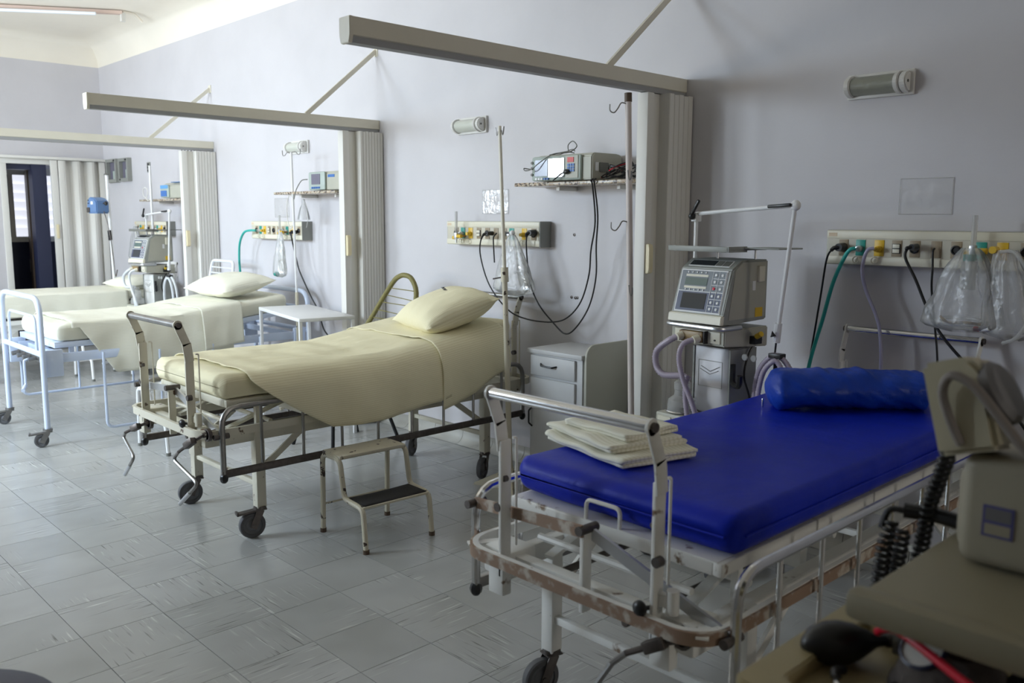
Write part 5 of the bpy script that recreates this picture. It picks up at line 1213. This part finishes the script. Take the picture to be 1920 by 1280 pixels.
M().box(-.030, -.014, -.03, -.015, .143, .150, .002).part('red_tab', m_redp, pp)
pp = paddle((-.362, 1.50, 1.165), .42, .2, .085, .13, 'cream paddle holder leaning right at the picture edge')
M().box(-.030, -.014, -.03, -.015, .128, .135, .002).part('red_tab', m_redp, pp)
# coiled black cord of the defibrillator
def coil(path, R_, r, pitch, material, parent, name='coiled_cord'):
    P = smoothpath(path, 12); L_ = sum((b-a).length for a, b in zip(P, P[1:])); turns = L_/pitch; n = int(turns*10); Q = []
    seg = [(b-a).length for a, b in zip(P, P[1:])]; cum = [0]; [cum.append(cum[-1]+q) for q in seg]; i = 0
    for k in range(n+1):
        q = min(L_-1e-6, L_*k/n)
        while cum[i+1] < q: i += 1
        p = P[i].lerp(P[i+1], (q-cum[i])/seg[i]); d = (P[i+1]-P[i]).normalized(); a = d.cross(V((.3, 1, .2))).normalized(); b = d.cross(a); an = 2*pi*turns*k/n
        Q.append(p+(a*math.cos(an)+b*math.sin(an))*R_)
    return M().tube(Q, r, 6).part(name, material, parent, ang=80)
t = thing('paddle_cord', 'black coiled paddle cord hanging between trolley and blue bed', 'cable', (-.60, 1.55, .86))
coil([(-.545, 1.57, 1.115), (-.562, 1.58, 1.06), (-.580, 1.59, 1.0), (-.590, 1.60, .93), (-.60, 1.60, .862)], .011, .0042, .0125, m_black, t)
coil([(-.637, 1.58, .965), (-.645, 1.57, .92), (-.650, 1.57, .86), (-.655, 1.57, .80)], .011, .0042, .0125, m_black, t)
coil([(-.618, 1.58, .955), (-.622, 1.58, .91), (-.630, 1.58, .85), (-.635, 1.58, .80)], .0115, .0042, .0125, m_black, t)
M().tube([(-.620, 1.585, .99), (-.575, 1.60, .99), (-.50, 1.60, .985)], .014, 10, .01).part('cord_plug', m_black, t)
M().tube(smoothpath([(-.620, 1.585, .99), (-.645, 1.58, .985), (-.655, 1.575, .95)], 5), .006, 8).part('cord_end', m_black, t)
# blood pressure set on the lower tray
t = thing('pressure_bulb', 'black rubber squeeze bulb with chrome valve on the cream tray', 'bulb', (-.575, 1.25, .829))
dv = V((.62, .78, 0)).normalized(); bc = V((-.577, 1.262, .862))
M().lathe([(.006, -.062), (.012, -.058), (.025, -.045), (.033, -.022), (.034, .0), (.029, .022), (.019, .042), (.011, .056), (.009, .066), (.009, .085), (.001, .086)], bc, dv, 22).part('bulb', m_black, t)
M().cyl(bc+dv*.075, bc+dv*.10, .011, 12).part('valve', m_steelD, t)
M().tube(smoothpath([tuple(bc+dv*.10), tuple(bc+dv*.125+V((.01, -.01, -.012))), tuple(bc+dv*.11+V((.03, -.06, -.022))), (-.475, 1.19, .842), (-.44, 1.15, .84)]), .0065, 8).part('tube', m_black, t)
M().tube(smoothpath([(-.548, 1.195, .840), (-.540, 1.175, .842), (-.525, 1.165, .842), (-.50, 1.155, .842), (-.47, 1.145, .84)]), .0055, 8).part('chrome_hook', m_chrome, t)
M().tube(smoothpath([(-.548, 1.215, .845), (-.552, 1.20, .848), (-.548, 1.192, .842)]), .008, 8).part('rubber_end', m_black, t)
t = thing('pressure_cuff', 'crumpled dark arm cuff with a round gauge, under the olive shelf', 'cuff', (-.42, 1.29, .829))
m = M(); m.grid(40, 14, lambda u, v: (-.42+(.085*math.cos(2*pi*u))*(1-.45*v**1.5)*(1+.07*noise.noise(V((u*6, v*3, 0)))), 1.29+(.085*math.sin(2*pi*u))*(1-.5*v**1.5)*(1+.07*noise.noise(V((u*6, v*3, 4)))), .830+.075*v+.008*noise.noise(V((u*8, v*5, 2)))), closeu=True)
m.part('cuff', m_cuff, t, ang=80); M().sph((-.42, 1.29, .892), .05, (1, 1, .3), 16, 8).part('cuff_top', m_cuff, t)
gd = V((-.25, -.8, 1)).normalized(); gc = V((-.45, 1.255, .900))
M().lathe([(.001, -.012), (.032, -.010), (.034, .004), (.030, .006), (.030, .003)], gc, gd, 24).part('gauge_case', m_navyv, t); M().lathe([(.030, .003), (.001, .0035)], gc, gd, 24).part('gauge_dial', m_paper, t)
M().box(-.36, -.20, 1.24, 1.40, .829, .875, .015, 3).part('folded_strap', m_blackm, t)
t = M().tube(smoothpath([(-.520, 1.262, .900), (-.505, 1.25, .915), (-.48, 1.235, .925), (-.44, 1.215, .922), (-.38, 1.19, .91), (-.30, 1.16, .893), (-.22, 1.13, .875), (-.14, 1.10, .86)], 8), .0065, 10).solo('stethoscope_tube', m_red, 'bright red rubber tube curving across the trolley under the olive shelf', 'tube', ang=80)
M().tube(smoothpath([(-.555, 1.40, .845), (-.52, 1.36, .87), (-.47, 1.34, .86), (-.44, 1.34, .845)], 6), .022, 12).solo('corrugated_tube', m_black, 'thick black tube end in the shade below the olive shelf', 'tube', ang=80)
# navy seat edge in the left foreground corner
t = thing('swivel_stool', 'navy vinyl round stool seat peeping in at the lower left corner', 'stool', (-1.985, .285, 0))
M().lathe([(.001, .425), (.235, .425), (.25, .44), (.25, .48), (.235, .498), (.2, .503), (.001, .503)], (-1.985, .285, 0), (0, 0, 1), 48).part('seat', m_navyv, t)
M().cyl((-1.985, .285, .12), (-1.985, .285, .425), .025, 16).part('column', m_chrome, t)
for k in range(5):
    a = 2*pi*k/5+.3; M().bar((-1.985, .285, .11), (-1.985+.24*math.cos(a), .285+.24*math.sin(a), .085), .03, .02).part('base_arm', m_chrome, t)
    caster(t, -1.985+.23*math.cos(a), .285+.23*math.sin(a), .078, .03, math.sin(a), -math.cos(a), False)
